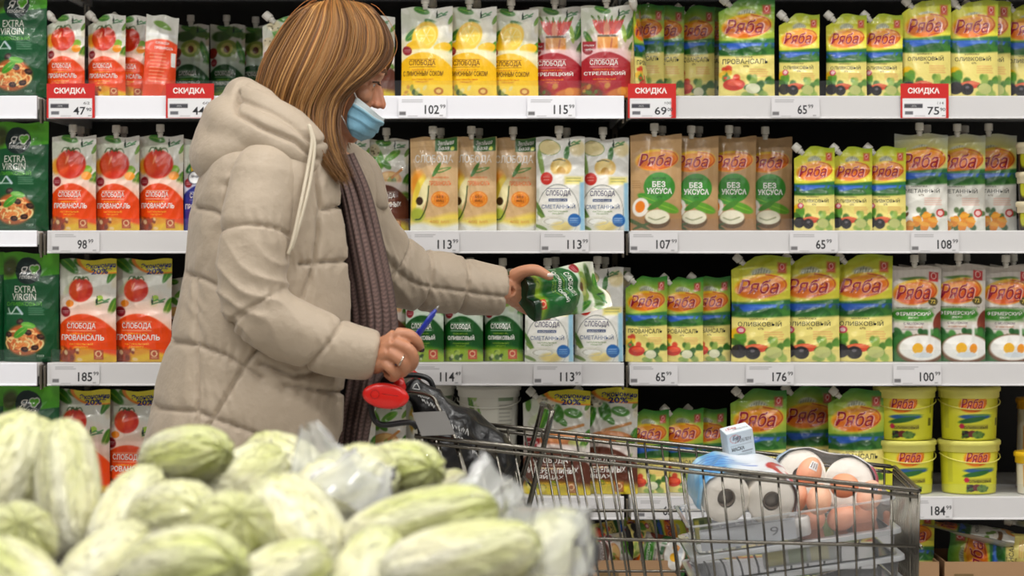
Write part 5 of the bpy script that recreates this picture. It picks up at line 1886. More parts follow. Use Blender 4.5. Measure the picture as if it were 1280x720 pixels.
# squeezed along the middle so that the foot opens in two lobes
u = v[:, 0] / (hw_ / 2)
k = np.clip(1 - v[:, 2] / (hh_ * .8), 0, 1)
v[:, 1] += np.where(v[:, 1] < .002, 1, .3) * .020 * np.exp(-(u / .22) ** 2) * (.3 + .7 * k)
v[:, 1] += .010 * np.sin(v[:, 2] / hh_ * 9 + u * 2.2) * np.clip(v[:, 2] / hh_, 0, 1)
v[:, 0] *= 1 - .18 * k * 0
cc = np.concatenate(hmB.c)
cc[-45:] = rgb(14, 50, 26)
bot = (v[:, 2] < .013) & (np.abs(v[:, 1]) < .05)
held = MB()
held.v, held.f, held.m, held.c, held.n = [v], hmB.f, hmB.m, [cc], len(v)
ho = held.build('mayonnaise_pouch', M_FILM, colors=True)
# foot at the palm, top out to the right, up and away
Ax = Vector(W(775, 356, -.16)) - Vector(W(662, 376, -.31))
zdir = Ax.normalized()
xdir = Vector((.22, -.30, -.93))
xdir = (xdir - zdir * xdir.dot(zdir)).normalized()
ydir = zdir.cross(xdir)
ho.matrix_world = Matrix.Translation(Vector(W(658, 372, -.315))) @ Matrix((xdir, ydir, zdir)).transposed().to_4x4()
tag(ho, 'dark green pouch held foot first in the woman\'s outstretched hand', 'mayonnaise')
# ================================================================== shopping cart
M_CHROME = mat('cart_wire', rgb(122, 118, 110), .27, 1.0, bump=(90, .05, .001))
M_BLACKP = mat('black_plastic', rgb(24, 24, 26), .35)
M_RED = mat('red_plastic', rgb(214, 26, 18), .3, coat=.3)
M_GREYP = mat('grey_plate', rgb(140, 138, 136), .5)
YN, YF = -.86, -.38
cart = empty('shopping_cart', (P(830, 600, -.62).x, -.62, 0), 'wire shopping cart with black handle and red oval end cap', 'shopping cart')


def rimN(x):
    return P(x, 545 + .109 * (x - 520), YN)


def rimF(x):
    return P(x, 523.6 + .104 * (x - 540), YF)


BZ = .50
NB, FB = -.80, -.44


def botN(x):
    d = NB + DCAM
    xx = x + 63 * (1140 - x) / 600
    return Vector(((xx - 640) * d / FPX, NB, BZ))


def botF(x):
    d = FB + DCAM
    xx = x + 56 * (1110 - x) / 570
    return Vector(((xx - 640) * d / FPX, FB, BZ))


loop = [rimN(522), rimN(700), rimN(900), rimN(1149), P(1134, 598, -.62), rimF(1117), rimF(900), rimF(700), rimF(556)]
rim = MB()
rim.add(*tube([rimN(518), rimN(700), rimN(900), rimN(1146), rimN(1150) + Vector((0, .006, 0)), rimF(1118) - Vector((0, .006, 0)), rimF(1113), rimF(900), rimF(700), rimF(556)], .0042, 10))
rim.build('rim', M_CHROME, cart)
low = Vector((0, 0, -.0105))
rim = MB()
rim.add(*tube([rimN(520) + low, rimN(700) + low, rimN(900) + low, rimN(1145) + low, rimN(1149) + low + Vector((0, .006, 0)), rimF(1117) + low - Vector((0, .006, 0)), rimF(1112) + low, rimF(900) + low, rimF(700) + low, rimF(560) + low], .0034, 10))
rim.build('rim', M_CHROME, cart)
x = 548
nearw = MB()
while x < 1146:
    a, b = rimN(x), botN(x)
    nearw.add(*tube([a + Vector((0, .004, -.004)), b], .0021, 8))
    x += 23.6
for z, w in ((.714, .0032), (.60, .0026)):
    k0 = (rimN(600).z - z) / (rimN(600).z - BZ)
    pts = []
    for xx in (600, 800, 1000, 1144):
        a, b = rimN(xx), botN(xx)
        t_ = (a.z - z + .012 * (xx - 735) / 410) / (a.z - b.z)
        pts.append(a + (b - a) * t_ + Vector((0, -.005, 0)))
    nearw.add(*tube(pts, w, 8))
nearw.build('side_grid', M_CHROME, cart)
farw = MB()
x = 570
while x < 1114:
    a, b = rimF(x), botF(x)
    farw.add(*tube([a + Vector((0, -.004, -.004)), b], .0021, 8))
    x += 21.4
for z, w in ((.714, .0032), (.60, .0026)):
    pts = []
    for xx in (600, 800, 1000, 1112):
        a, b = rimF(xx), botF(xx)
        t_ = (a.z - z) / (a.z - b.z)
        pts.append(a + (b - a) * t_ + Vector((0, .005, 0)))
    farw.add(*tube(pts, w, 8))
farw.build('side_grid', M_CHROME, cart)
fr = MB()
A0, A1, B0, B1 = rimN(1149), rimF(1117), botN(1146), botF(1114)
for k in range(17):
    t_ = k / 16
    fr.add(*tube([A0.lerp(A1, t_) + Vector((0, 0, -.004)), B0.lerp(B1, t_)], .0021, 8))
for z in (.700, .60):
    fr.add(*tube([A0.lerp(B0, (A0.z - z) / (A0.z - BZ)) + Vector((.005, 0, 0)), A1.lerp(B1, (A1.z - z) / (A1.z - BZ)) + Vector((.005, 0, 0))], .003, 8))
fr.build('front_grid', M_CHROME, cart)
bt = MB()
xs = np.linspace(600, 1146, 22)
for xx in xs:
    bt.add(*tube([botN(xx), botF(560 + (xx - 600) / 546 * 554)], .0021, 8))
bt.add(*tube([botN(600), botN(1146)], .003, 8)).add(*tube([botF(560), botF(1114)], .003, 8))
bt.build('base_grid', M_CHROME, cart)
# rear gate with its fold-down flap
ga = MB()
for px0, px1 in ((524, 566), (541, 590), (566, 616)):
    ga.add(*tube([P(px0, 542, YN + .01), P(px1, 700, YN + .03)], .0042, 8))
ga.build('rear_gate', M_CHROME, cart)
ga = MB()
for px0, px1 in ((556, 585), (575, 600), (596, 616), (616, 634), (636, 650)):
    ga.add(*tube([P(px0, 545, -.62), P(px1, 660, -.60)], .0024, 8))
ga.build('rear_grid', M_CHROME, cart)
fl = MB()
fl.add(*tube(smooth_path([P(652, 668, -.79), P(668, 605, -.79), P(688, 524, -.79), P(690, 514, -.77), P(684, 506, -.70), P(678, 505, -.52), P(677, 511, -.48), P(664, 560, -.46), P(640, 640, -.46)], 5), .0048, 10))
for k in range(4):
    fl.add(*tube([P(684 - k * 9, 542 + k * 34, -.79), P(671 - k * 8, 535 + k * 30, -.47)], .0024, 8))
fl.build('seat_flap', M_CHROME, cart)
# handle: bar, red end caps, brackets, grey coin plate
HP = P(482, 495, -.90)
hd_ = MB()
hd_.add(*tube([HP + Vector((0, .010, 0)), HP + Vector((0, .55, .0))], .020, 18, flat=(1.25, .8)))
hd_.add(*tube([P(488, 482, -.87), P(486, 478, -.70)], .018, 16))
hd_.build('handle', M_BLACKP, cart)
for yy, sgn in ((HP.y, -1), (HP.y + .56, 1)):
    v, f = lathe([(.0005, -.007), (.75, -.0068), (.93, -.005), (1, -.0015), (1, .008), (.9, .012)], 48)
    w = np.stack([v[:, 0] * .0400, v[:, 2], v[:, 1] * .0220], 1)
    if sgn > 0:
        w[:, 1] *= -1
    R_ = np.array(Matrix.Rotation(math.radians(7), 3, 'Y'))
    w = w @ R_.T + np.array([HP.x, yy, HP.z])
    ec = MB().add(w, f)
    ec.build('end_cap', M_RED, cart)
cr = MB()
for a0 in range(3):
    pass
ring_ = [np.array([HP.x - .018 + .0075 * math.cos(a), HP.y - .0072, HP.z + .0035 + .0075 * math.sin(a)]) for a in np.linspace(0, 2 * PI, 25)]
MB().add(*tube(ring_, .0006, 5, caps=False)).add(*tube([HP + Vector((-.006, -.0072, .0045)), HP + Vector((.022, -.0072, .0005))], .0006, 5)).build('embossed_mark', mat('dark_red', rgb(170, 16, 12), .4), cart)
MB().add(*tube([P(499, 484, -.87), P(496, 474, -.82), P(494, 470, -.76)], .012, 14)).build('grip_sleeve', M_RED, cart)
MB().add(*tube(smooth_path([P(463, 505, -.86), P(466, 520, -.86), P(472, 529, -.86), P(484, 531, -.86), P(512, 528, -.86), P(522, 535, -.86)], 5), .0052, 10)).build('bracket', M_BLACKP, cart)
MB().add(*tube(smooth_path([P(500, 470, -.62), P(520, 469, -.62), P(536, 474, -.62), P(542, 486, -.62), P(548, 506, -.62), P(556, 522, -.60)], 5), .0052, 10)).build('bracket', M_BLACKP, cart)
MB().add(*tube(smooth_path([P(494, 491, -.80), P(520, 491, -.82), P(540, 496, -.84), P(547, 508, -.85), P(553, 520, -.855)], 5), .0036, 10)).build('bracket', M_CHROME, cart)
pt = np.array([tuple(P(*q)) for q in ((515, 516, -.875), (556, 514, -.875), (569, 543, -.872), (527, 545, -.872))])
th_ = np.array([0, .005, 0])
MB().add(np.concatenate([pt, pt + th_]), [[0, 1, 2, 3][::-1], [4, 5, 6, 7], [0, 1, 5, 4], [1, 2, 6, 5], [2, 3, 7, 6], [3, 0, 4, 7]]).build('coin_plate', M_GREYP, cart, smooth=False)
# chassis and castors
ch = MB()
for yy in (-.82, -.42):
    ch.add(*tube(smooth_path([P(540, 545, yy), (P(600, 560, yy).x, yy, .55), (P(640, 560, yy).x, yy, .20), (P(1080, 560, yy).x, yy, .17)], 6), .011, 10))
for xx in (660, 860, 1070):
    ch.add(*tube([(P(xx, 560, -.62).x, -.82, .185), (P(xx, 560, -.62).x, -.42, .185)], .009, 10))
for yy in (-.80, -.44):
    ch.add(*tube([(P(700, 560, yy).x, yy, .19), (P(760, 560, yy).x, yy, BZ)], .009, 10)).add(*tube([(P(1040, 560, yy).x, yy, .19), (P(1060, 560, yy).x, yy, BZ)], .009, 10))
ch.build('chassis', M_CHROME, cart)
for xx in (660, 1060):
    for yy in (-.82, -.42):
        X_ = P(xx, 560, -.62).x
        v, f = lathe([(.012, -.014), (.058, -.014), (.062, -.009), (.062, .009), (.058, .014), (.012, .014)], 28)
        wv = np.stack([v[:, 0], v[:, 2], v[:, 1]], 1) + np.array([X_ - .02, yy, .0625])
        wh = MB().add(wv, f).build('castor', M_BLACKP, cart)
        MB().add(*box(X_ - .035, X_ + .005, yy - .02, yy - .016, .05, .17)).add(*box(X_ - .035, X_ + .005, yy + .016, yy + .02, .05, .17)).add(*box(X_ - .035, X_ + .005, yy - .02, yy + .02, .165, .175)).build('castor_fork', M_CHROME, wh, smooth=False)

# ------------------------------------------------------------------ black bag hanging from the handle into the cart
from mathutils.bvhtree import BVHTree
bg = MB()
bg.add(*tube(smooth_path([P(506, 482, -.66), P(530, 502, -.66), P(556, 530, -.66), P(590, 556, -.65), P(618, 584, -.65), P(632, 606, -.65)], 6), np.interp(np.linspace(0, 1, 31), [0, .2, .5, .8, 1], [.022, .030, .052, .056, .034]), 20, flat=(1, 1)))
bg.add(*ellipsoid(P(560, 565, -.66), (.065, .09, .07), 20)).add(*ellipsoid(P(604, 580, -.65), (.06, .10, .05), 20))
v, f, nn = remeshed(bg, .006, 4)
v = v + nn * (.006 * wob(v, 61, 34) - .009 * np.abs(wob(v, 62, 46)) + .002 * wob(v, 63, 120))[:, None]
M_BAG = mat('black_bag_film', rgb(14, 14, 16), .36, coat=.15, bump=(60, .5, .006))
o = MB().add(v, f).build('carrier_bag', M_BAG)
tag(o, 'black plastic carrier bag slumped from the cart handle into the basket', 'bag')
bv = BVHTree.FromPolygons(v.tolist(), f)
M_PRINT = mat('white_print', rgb(214, 214, 212), .5)
sc = MB()
rs = random.Random(4)


def on_bag(px, py):
    p0 = P(px, py, -1.2)
    d = (P(px, py, -.3) - p0).normalized()
    h = bv.ray_cast(p0, d)
    return (h[0] - d * .0012) if h[0] else None


def scribble(x0, y0, x1, y1, n, amp):
    pts = []
    for k in range(n + 1):
        t_ = k / n
        q = on_bag(x0 + (x1 - x0) * t_ + rs.uniform(-1, 1), y0 + (y1 - y0) * t_ + (amp if k % 2 else -amp) * rs.uniform(.4, 1))
        if q is not None:
            pts.append(q)
        elif len(pts) > 1:
            sc.add(*tube(pts, .0009, 5))
            pts = []
    if len(pts) > 1:
        sc.add(*tube(pts, .0009, 5))


scribble(528, 500, 543, 508, 12, 3)
scribble(522, 494, 536, 498, 10, 2)
scribble(566, 533, 586, 541, 16, 4)
scribble(590, 564, 606, 572, 12, 2.5)
scribble(568, 545, 580, 550, 10, 2)
for a, b in (((516, 486), (520, 479)), ((520, 479), (525, 487)), ((525, 487), (516, 486))):
    scribble(*a, *b, 3, .1)
if sc.n:
    sc.build('printed_mark', M_PRINT, o)

# ------------------------------------------------------------------ clear plastic boxes
M_CLEAR = mat_clear('clear_box', (.97, .98, .99), .16, .06, .20, rgb(226, 228, 232))
M_CLEAR2 = mat_clear('clear_box_lip', (.96, .97, .98), .22, .06, .5, rgb(232, 234, 236))
TB = math.radians(-8.0)
BX = Matrix.Translation(P(985, 672, -.66) + Vector((0, .032, 0))) @ Matrix.Rotation(TB, 4, 'Y')


def clear_box(dz, h, label, lid, grp='clear plastic boxes in the cart'):
    """open tray: local origin at the middle of its floor"""
    t = bpy.data.objects.new('plastic_box', None)
    COL.objects.link(t)
    t.matrix_world = BX @ Matrix.Translation((0, 0, dz))
    tag(t, label, 'box', grp)
    w0, w1, d0, d1 = .172, .181, .160, .166

    def rr(w, d, z, r=.022, n=6):
        pts = []
        for cx, cy, a0 in ((w - r, d - r, 0), (-w + r, d - r, PI / 2), (-w + r, -d + r, PI), (w - r, -d + r, 1.5 * PI)):
            for k in range(n + 1):
                a = a0 + k * PI / 2 / n
                pts.append((cx + r * math.cos(a), cy + r * math.sin(a), z))
        return pts
    v, f = loft([rr(w0 - .002, d0 - .002, .0), rr(w0, d0, .002), rr(w1, d1, h)], caps=False)
    n = len(rr(1, 1, 0))
    f.append(list(range(n))[::-1])
    MB().add(v, f).build('tray', M_CLEAR, t)
    v, f = loft([rr(w1, d1, h - .003), rr(w1 + .006, d1 + .006, h - .003), rr(w1 + .006, d1 + .006, h), rr(w1, d1, h)], caps=False)
    MB().add(v, f).build('lip', M_CLEAR2, t, smooth=False)
    if lid:
        v, f = loft([rr(w1 + .008, d1 + .008, h - .006), rr(w1 + .008, d1 + .008, h + .002), rr(w1 - .004, d1 - .004, h + .003), rr(w1 - .010, d1 - .010, h + .0005)])
        MB().add(v, f).build('lid', M_CLEAR2, t, smooth=False)
    return t


b0 = clear_box(.010, .052, 'open clear plastic box on top, holding the eggs', False)
b1 = clear_box(-.038, .043, 'clear lidded plastic box second from the top of the cart stack', True)
b2 = clear_box(-.086, .043, 'clear lidded plastic box third from the top of the cart stack', True)
b3 = clear_box(-.134, .043, 'clear lidded plastic box lowest in the cart stack', True)
# folded printed leaflets in the boxes
M_LEAF = mat_col('leaflet', .6)


def leaflet(parent_m, x0, x1, y, z0, z1, cols, txt, lab):
    a = Art(x1 - x0, z1 - z0, cols[0])
    for k, c in enumerate(cols[1:]):
        a.rect(.05 + .3 * k, .1, .3 + .3 * k, .9, c, .03)
    if txt:
        a.rect(.02, .02, .98, .06, rgb(90, 90, 90), .02, .6)
        a.text(txt, .74, .5, .16, .42, rgb(120, 120, 126), .0)
    mb = MB()

    def surf(s, t_, lift):
        return np.stack([x0 + s * (x1 - x0), y - lift + .003 * np.sin(s * 5), z1 - t_ * (z1 - z0)], 1)
    printed(mb, surf, a, lambda q: (np.zeros_like(q), np.ones_like(q)), 50, 20)
    b = surf(np.array([0, 1, 1, 0.]), np.array([0, 0, 1, 1.]), 0)
    mb.add(b + np.array([0, .004, 0]), [[0, 1, 2, 3]], 0, cols[0])
    o = mb.build('leaflet', M_LEAF, colors=True)
    o.matrix_world = parent_m
    tag(o, lab, 'leaflet', 'papers inside the clear boxes')


leaflet(BX, -.165, .005, -.150, .013, .050, [rgb(206, 208, 212)], '19', 'pale grey paper marked 19 inside the top clear box')
leaflet(BX @ Matrix.Translation((0, 0, -.048)), -.06, .07, -.148, .014, .045, [rgb(190, 190, 186), rgb(196, 186, 120), rgb(160, 170, 140), rgb(206, 200, 160)], '', 'yellowish paper inside the second clear box from the top')
# sandwich of leafy print left in the top box
leaflet(BX, -.168, -.135, -.05, .013, .060, [rgb(120, 130, 80), rgb(200, 190, 90), rgb(80, 96, 60)], '', 'olive patterned card standing at the left end of the top clear box')

# ------------------------------------------------------------------ eggs
M_EGG = mat_col('egg_shell', .45, bump=(400, .1, .0006), sss=.08)
th = np.linspace(0, PI, 25)
prof = [(max(.0004, .0222 * math.sin(a) * (1 + .10 * math.cos(a))), -.0285 * math.cos(a)) for a in th]
ev, ef = lathe(prof, 32)
egg0 = None
EGG = [((1012, 590), -.700, (70, 20), 'brown egg with white sticker, highest in the heap', rgb(238, 172, 138)), ((994, 622), -.715, (20, 10), 'brown egg leaning at the left end of the heap', rgb(236, 176, 144)),
       ((1024, 624), -.745, (10, 5), 'pale brown egg standing upright in front', rgb(240, 186, 154)), ((1056, 607), -.690, (80, -20), 'brown egg lying behind, right of the highest one', rgb(236, 166, 128)),
       ((1053, 647), -.735, (60, 10), 'brown egg low in front with stamped mark', rgb(234, 162, 128)), ((1087, 619), -.715, (75, 30), 'brown egg with blue sticker at the right end', rgb(240, 188, 160)),
       ((1014, 652), -.66, (60, 40), 'brown egg deep in the box behind the upright one', rgb(228, 160, 126)), ((1080, 644), -.655, (70, 60), 'brown egg deep in the box behind the right end', rgb(228, 160, 126))]
for i, ((px, py), Y, (rx, rz), lab, c) in enumerate(EGG):
    cc = np.tile(np.array(c), (len(ev), 1)) + (wob(ev, i + 1, 120) * .02)[:, None]
    o = MB().add(ev, ef, 0, cc).build('egg', M_EGG, colors=True)
    o.location = P(px, py, Y)
    o.rotation_euler = (math.radians(rx * .3), math.radians(rx), math.radians(rz))
    tag(o, lab, 'egg', 'eggs in the clear box')
    if i in (0, 5):
        # paper sticker hugging the shell
        o.rotation_euler = (math.radians(-15), math.radians(25), 0)
        g = []
        for a in np.linspace(-.35, .35, 8):
            for b in np.linspace(-.32, .32, 8):
                zz = .0285 * math.sin(.35 + b)
                r = .0222 * math.cos(.35 + b) * (1 - .1 * math.sin(.35 + b)) + .0004
                g.append((r * math.sin(a), -r * math.cos(a), zz))
        k = MB().add(g, gridfaces(7, 7), 0, rgb(232, 228, 226))
        for q in range(3):
            st = [(.0228 * math.cos(.35 + b) * math.sin(-.2 + .2 * q), -.0228 * math.cos(.35 + b) * math.cos(-.2 + .2 * q), .0285 * math.sin(.35 + b)) for b in np.linspace(-.2, .2, 5)]
            k.add(*tube(st, .0009, 5), 0, rgb(60, 70, 120) if i == 5 else rgb(150, 140, 140))
        k.build('sticker', M_LEAF, o, colors=True)
v, f = lathe([(.020, 0), (.0225, .002), (.0235, .030), (.021, .034), (.0195, .034), (.0185, .004), (.001, .003)], 32)
o = MB().add(v, f).build('white_cup', mat('white_cup', rgb(222, 218, 212), .4))
o.location = P(985, 672, -.740) + Vector((.012, 0, .0))
o.matrix_world = BX @ Matrix.Translation((.012, -.117, .0125))
tag(o, 'small white cup standing left of the eggs', 'cup')

# ------------------------------------------------------------------ toilet paper packs
M_TP = mat('tissue_paper', rgb(250, 243, 230), .9, bump=(160, .3, .002))
M_CORE = mat('cardboard_core', rgb(150, 136, 122), .85)
M_COREP = mat('core_paper', rgb(190, 184, 176), .9)
M_WRAPF = mat_clear('wrap_film', (.99, .99, 1.0), .08, .08, .05, bump=(45, .5, .004))


def tp_pack(name_label, M, n, r, L, seed, art):
    t = bpy.data.objects.new('toilet_paper_pack', None)
    COL.objects.link(t)
    tag(t, name_label, 'toilet paper', 'toilet paper packs')
    for i in range(n):
        x = (i - (n - 1) / 2) * 2 * r * .96
        for yy in (0,):
            v, f = lathe([(.016, 0), (r - .004, 0), (r, .004), (r, L - .004), (r - .004, L), (.016, L)], 40, caps=False)
            wv = np.stack([v[:, 0] + x, v[:, 2] - L / 2, v[:, 1] * 1.10], 1)
            ro = MB().add(wv, f).build('roll', M_TP, t)
            v, f = lathe([(.0148, .001), (.0162, .001), (.0162, L - .001), (.0148, L - .001), (.0148, .001)], 32, caps=False)
            MB().add(np.stack([v[:, 0] + x + (.002 if i else -.001), v[:, 2] - L / 2, v[:, 1]], 1), f).build('core', M_CORE, ro)
            v, f = lathe([(.0004, .018), (.0147, .018), (.0147, .022), (.0004, .022)], 32)
            MB().add(np.stack([v[:, 0] + x + (.002 if i else -.001), v[:, 2] - L / 2, v[:, 1]], 1), f).build('core_paper', M_COREP, ro)
    W2, H2 = n * r * .98 + .008, r * 1.10 + .006

    def sec(a, k=1.0, lift=0):
        e = .62
        c, s_ = np.cos(a), np.sin(a)
        bumpx = 1 + .03 * np.cos(2 * n * 0 + a * 0)
        return (W2 * k + lift) * np.sign(c) * np.abs(c) ** e, (H2 * k + lift) * np.sign(s_) * np.abs(s_) ** e

    def surf(s, t_, lift):
        a = math.radians(196) - s * math.radians(212)
        yy = -L / 2 - .004 + (1 - t_) * (L + .008)
        k = 1 - .06 * np.clip((t_ - .9) / .1, 0, 1) ** 2 - .06 * np.clip((.1 - t_) / .1, 0, 1) ** 2
        xx, zz = sec(a, k, lift)
        q = np.stack([xx, yy, zz], 1)
        sag = .002 * np.cos(xx / (2 * r * .96) * 2 * PI + (PI if n % 2 == 0 else 0)) * (zz > 0)
        q[:, 2] += sag - .003 * np.abs(np.sin(s * 23 + t_ * 7 + seed)) * .6
        return q
    mb = MB()
    printed(mb, surf, art, lambda q: (np.zeros_like(q), np.ones_like(q)), 120, 50)
    w_ = mb.build('wrapper', M_FILM, t, colors=True)
    # clear end films
    for yy, sg in ((-L / 2 - .006, -1), (L / 2 + .006, 1)):
        rings = []
        a = np.linspace(0, 2 * PI, 48, endpoint=False)
        for k, off in ((1.0, .004), (.92, -.001), (.6, -.001), (.3, .0)):
            xx, zz = sec(a, k)
            rings.append(np.stack([xx, np.full(48, yy - sg * off * 1.0) + .001 * np.sin(a * 11 + seed), zz], 1))
        v, f = loft(rings, caps=False)
        f.append(list(range(len(v) - 48, len(v))))
        MB().add(v, f).build('end_film', M_WRAPF, w_)
    t.matrix_world = M
    return t


a1 = Art(.30, .12, rgb(226, 230, 236))
a1.rect(0, 0, .42, 1, rgb(120, 186, 226), .15).ell(.30, .6, .16, .5, rgb(70, 150, 214), 20, .5, .7).ell(.2, .3, .1, .4, rgb(170, 214, 240), 0, .5)
for k in range(5):
    a1.rect(.22 + .02 * k, .24 + .10 * k, .44 + .02 * k, .27 + .10 * k, rgb(50, 90, 190), .02, .8)
a1.rect(.30, .80, .42, .84, rgb(40, 70, 170), .02, .8)
a1.ell(.72, .62, .17, .34, rgb(190, 30, 54), -20, .06).ell(.74, .60, .13, .24, rgb(240, 236, 236), -20, .06).ell(.77, .60, .08, .10, rgb(214, 60, 40), -10, .2)
a1.rect(.62, .84, .98, .94, rgb(190, 30, 54), .03)
tp_pack('white toilet paper pack with blue and red film, front left on the clear boxes', Matrix.Translation(P(928, 612, -.715)) @ Matrix.Rotation(math.radians(6), 4, 'Z') @ Matrix.Rotation(math.radians(4), 4, 'Y') @ Matrix.Rotation(math.radians(10), 4, 'X'), 2, .0425, .13, 3, a1)
a2 = Art(.30, .12, rgb(228, 226, 224))
a2.rect(0, 0, .3, 1, rgb(150, 190, 224), .15).rect(.10, .3, .24, .34, rgb(60, 80, 180), .02).rect(.74, .0, .9, 1, rgb(180, 26, 50), .1).ell(.5, .3, .12, .3, rgb(236, 232, 228), 0, .4)
tp_pack('toilet paper pack with red edged film lying behind the eggs', Matrix.Translation(P(1030, 606, -.545)) @ Matrix.Rotation(math.radians(-8), 4, 'Z') @ Matrix.Rotation(math.radians(9), 4, 'Y') @ Matrix.Rotation(math.radians(-14), 4, 'X'), 2, .046, .12, 8, a2)

# ------------------------------------------------------------------ small carton on the paper pack
Mx = Matrix.Translation(P(922, 552, -.66)) @ Matrix.Rotation(math.radians(-9), 4, 'Y') @ Matrix.Rotation(math.radians(17), 4, 'X') @ Matrix.Rotation(math.radians(14), 4, 'Z')
cw, cd, chh = .051, .036, .052
v, f = box(-cw / 2, cw / 2, -cd / 2, cd / 2, -chh / 2, chh / 2, .0012)
bxm = MB().add(v, f, 0, rgb(206, 218, 226))
fa = Art(cw, chh, rgb(206, 220, 230))
fa.ring(.28, .22, .19, .15, .07, rgb(200, 50, 50)).text('Без', .36, .18, .34, .15, rgb(60, 60, 90), .02, .2).text('ПРОБЛЕМ', .60, .32, .62, .13, rgb(50, 50, 60), .0, .2)
fa.rect(.08, .47, .92, .50, rgb(150, 160, 170), .02, .6).text('МАСКА', .36, .62, .5, .15, rgb(24, 24, 30), .025).rect(.5, .75, .92, .79, rgb(90, 90, 100), .02, .8).small(.1, .9, .84, 3, .05, rgb(110, 120, 130), 2, .02)


def sf(s, t_, lift):
    return np.stack([-cw / 2 + .001 + s * (cw - .002), -cd / 2 - .0002 - lift * .5 + 0 * s, chh / 2 - .001 - t_ * (chh - .002)], 1)


printed(bxm, sf, fa, lambda q: (np.zeros_like(q), np.ones_like(q)), 40, 40)
ft = Art(cw, cd, rgb(222, 230, 236))
ft.ring(.30, .45, .18, .25, .07, rgb(200, 50, 50)).text('Без', .36, .38, .34, .24, rgb(190, 50, 50), .02, .2).text('ПРОБЛЕМ', .64, .64, .58, .2, rgb(60, 60, 70), .0, .2)


def st_(s, t_, lift):
    return np.stack([-cw / 2 + .001 + s * (cw - .002), cd / 2 - .001 - t_ * (cd - .002), chh / 2 + .0002 + lift * .5 + 0 * s], 1)


printed(bxm, st_, ft, lambda q: (np.zeros_like(q), np.ones_like(q)), 40, 30)
o = bxm.build('mask_carton', M_PAPERCOL, colors=True, smooth=False)
o.matrix_world = Mx
tag(o, 'small pale blue carton standing on the front toilet paper pack', 'carton')
# ================================================================== napa cabbages in the foreground
M_CAB = mat_col('cabbage_leaf', .5, coat=.25, bump=(9, .35, .03), coat_rough=.2)
M_WRAP = mat_clear('cabbage_film', (1.0, 1.0, .995), .06, .08, .04, rgb(240, 240, 232), bump=(6, .7, .05))
M_TUFT = mat_clear('bag_film', (.95, .96, .96), .16, .34, .30, rgb(226, 226, 222), bump=(30, .5, .006))
ZP0 = .800


def plane_z(Y):
    return ZP0 + (Y + 2.3) * .10


def cab_mesh(seed, green):
    rs = np.random.RandomState(seed)
    nu, nt = 46, 72
    u = np.linspace(0, 1, nu)
    a = np.linspace(0, 2 * PI, nt, endpoint=False)
    U, A = np.meshgrid(u, a, indexing='ij')
    r = np.interp(u, [0, .015, .05, .15, .32, .55, .75, .88, .96, 1], [.004, .36, .55, .80, .97, 1.0, .90, .70, .44, .02])
    nl = 5
    ph = rs.rand() * 6
    lob = np.abs(np.cos(nl / 2 * A + ph + 1.6 * U + .4 * np.sin(3 * A + ph)))
    R_ = r[:, None] * (1 + .032 * (lob - .5) + .03 * np.sin(2 * A + ph * 2 + 2 * U) + .02 * np.sin(13 * A + 9 * U + ph) * U)
    frill = np.clip((U - .72) / .28, 0, 1)
    R_ += frill * .07 * np.sin(17 * A + 11 * U + ph) * r[:, None]
    x = (U - .5) + frill * .015 * np.sin(9 * A + ph)
    V = np.stack([x, R_ * np.cos(A), R_ * np.sin(A)], -1).reshape(-1, 3)
    F_ = []
    for i in range(nu - 1):
        for j in range(nt):
            j2 = (j + 1) % nt
            F_.append([i * nt + j, i * nt + j2, (i + 1) * nt + j2, (i + 1) * nt + j])
    F_.append(list(range(nt))[::-1])
    F_.append([(nu - 1) * nt + j for j in range(nt)])
    # colour: white mid ribs fanning out, pale green blades, greener towards the tip
    rib = np.clip((lob - .80 + .35 * U) / .25, 0, 1) * np.clip(1.15 - U * .8, 0, 1)
    vein = np.clip(np.sin(nl * 6 * A + 10 * U + 2 * np.sin(8 * U + ph)), 0, 1) ** 4 * (1 - rib)
    g1, g2, wv = np.array(rgb(244, 240, 200)), np.array(rgb(212, 218, 130)), np.array(rgb(250, 248, 232))
    k = np.clip(U * 1.1 - .1 + .35 * wob(V * 2, seed + 3, 4).reshape(U.shape), 0, 1)[..., None] * green
    c = g1 * (1 - k) + g2 * k
    rw = np.clip(np.maximum(rib, .45 * vein) + np.clip(.22 - U, 0, .22) * 4, 0, 1)[..., None]
    c = c * (1 - rw * .7) + wv * rw * .7
    return V, F_, c.reshape(-1, 3), (nu, nt)


CABM = []
for sd, gr in ((1, .7), (2, 1.0), (3, .5), (4, .85)):
    V, F_, c, _ = cab_mesh(sd, gr)
    o = MB().add(V, F_, 0, c).build('napa_cabbage', M_CAB, colors=True)
    # film wrap: a little larger, crumpled, gathered past the tip
    W_ = V.copy()
    W_[:, 1:] *= 1.02
    W_[:, 0] *= 1.012
    n_ = wob(V * np.array([1, .5, .5]), sd + 20, 16)
    W_[:, 1:] *= (1 + .022 * np.abs(n_) + .012 * wob(V, sd + 30, 9))[:, None]
    w = MB().add(W_, F_).build('film_wrap', M_WRAP, o)
    CABM.append(o)
used = [False] * 4
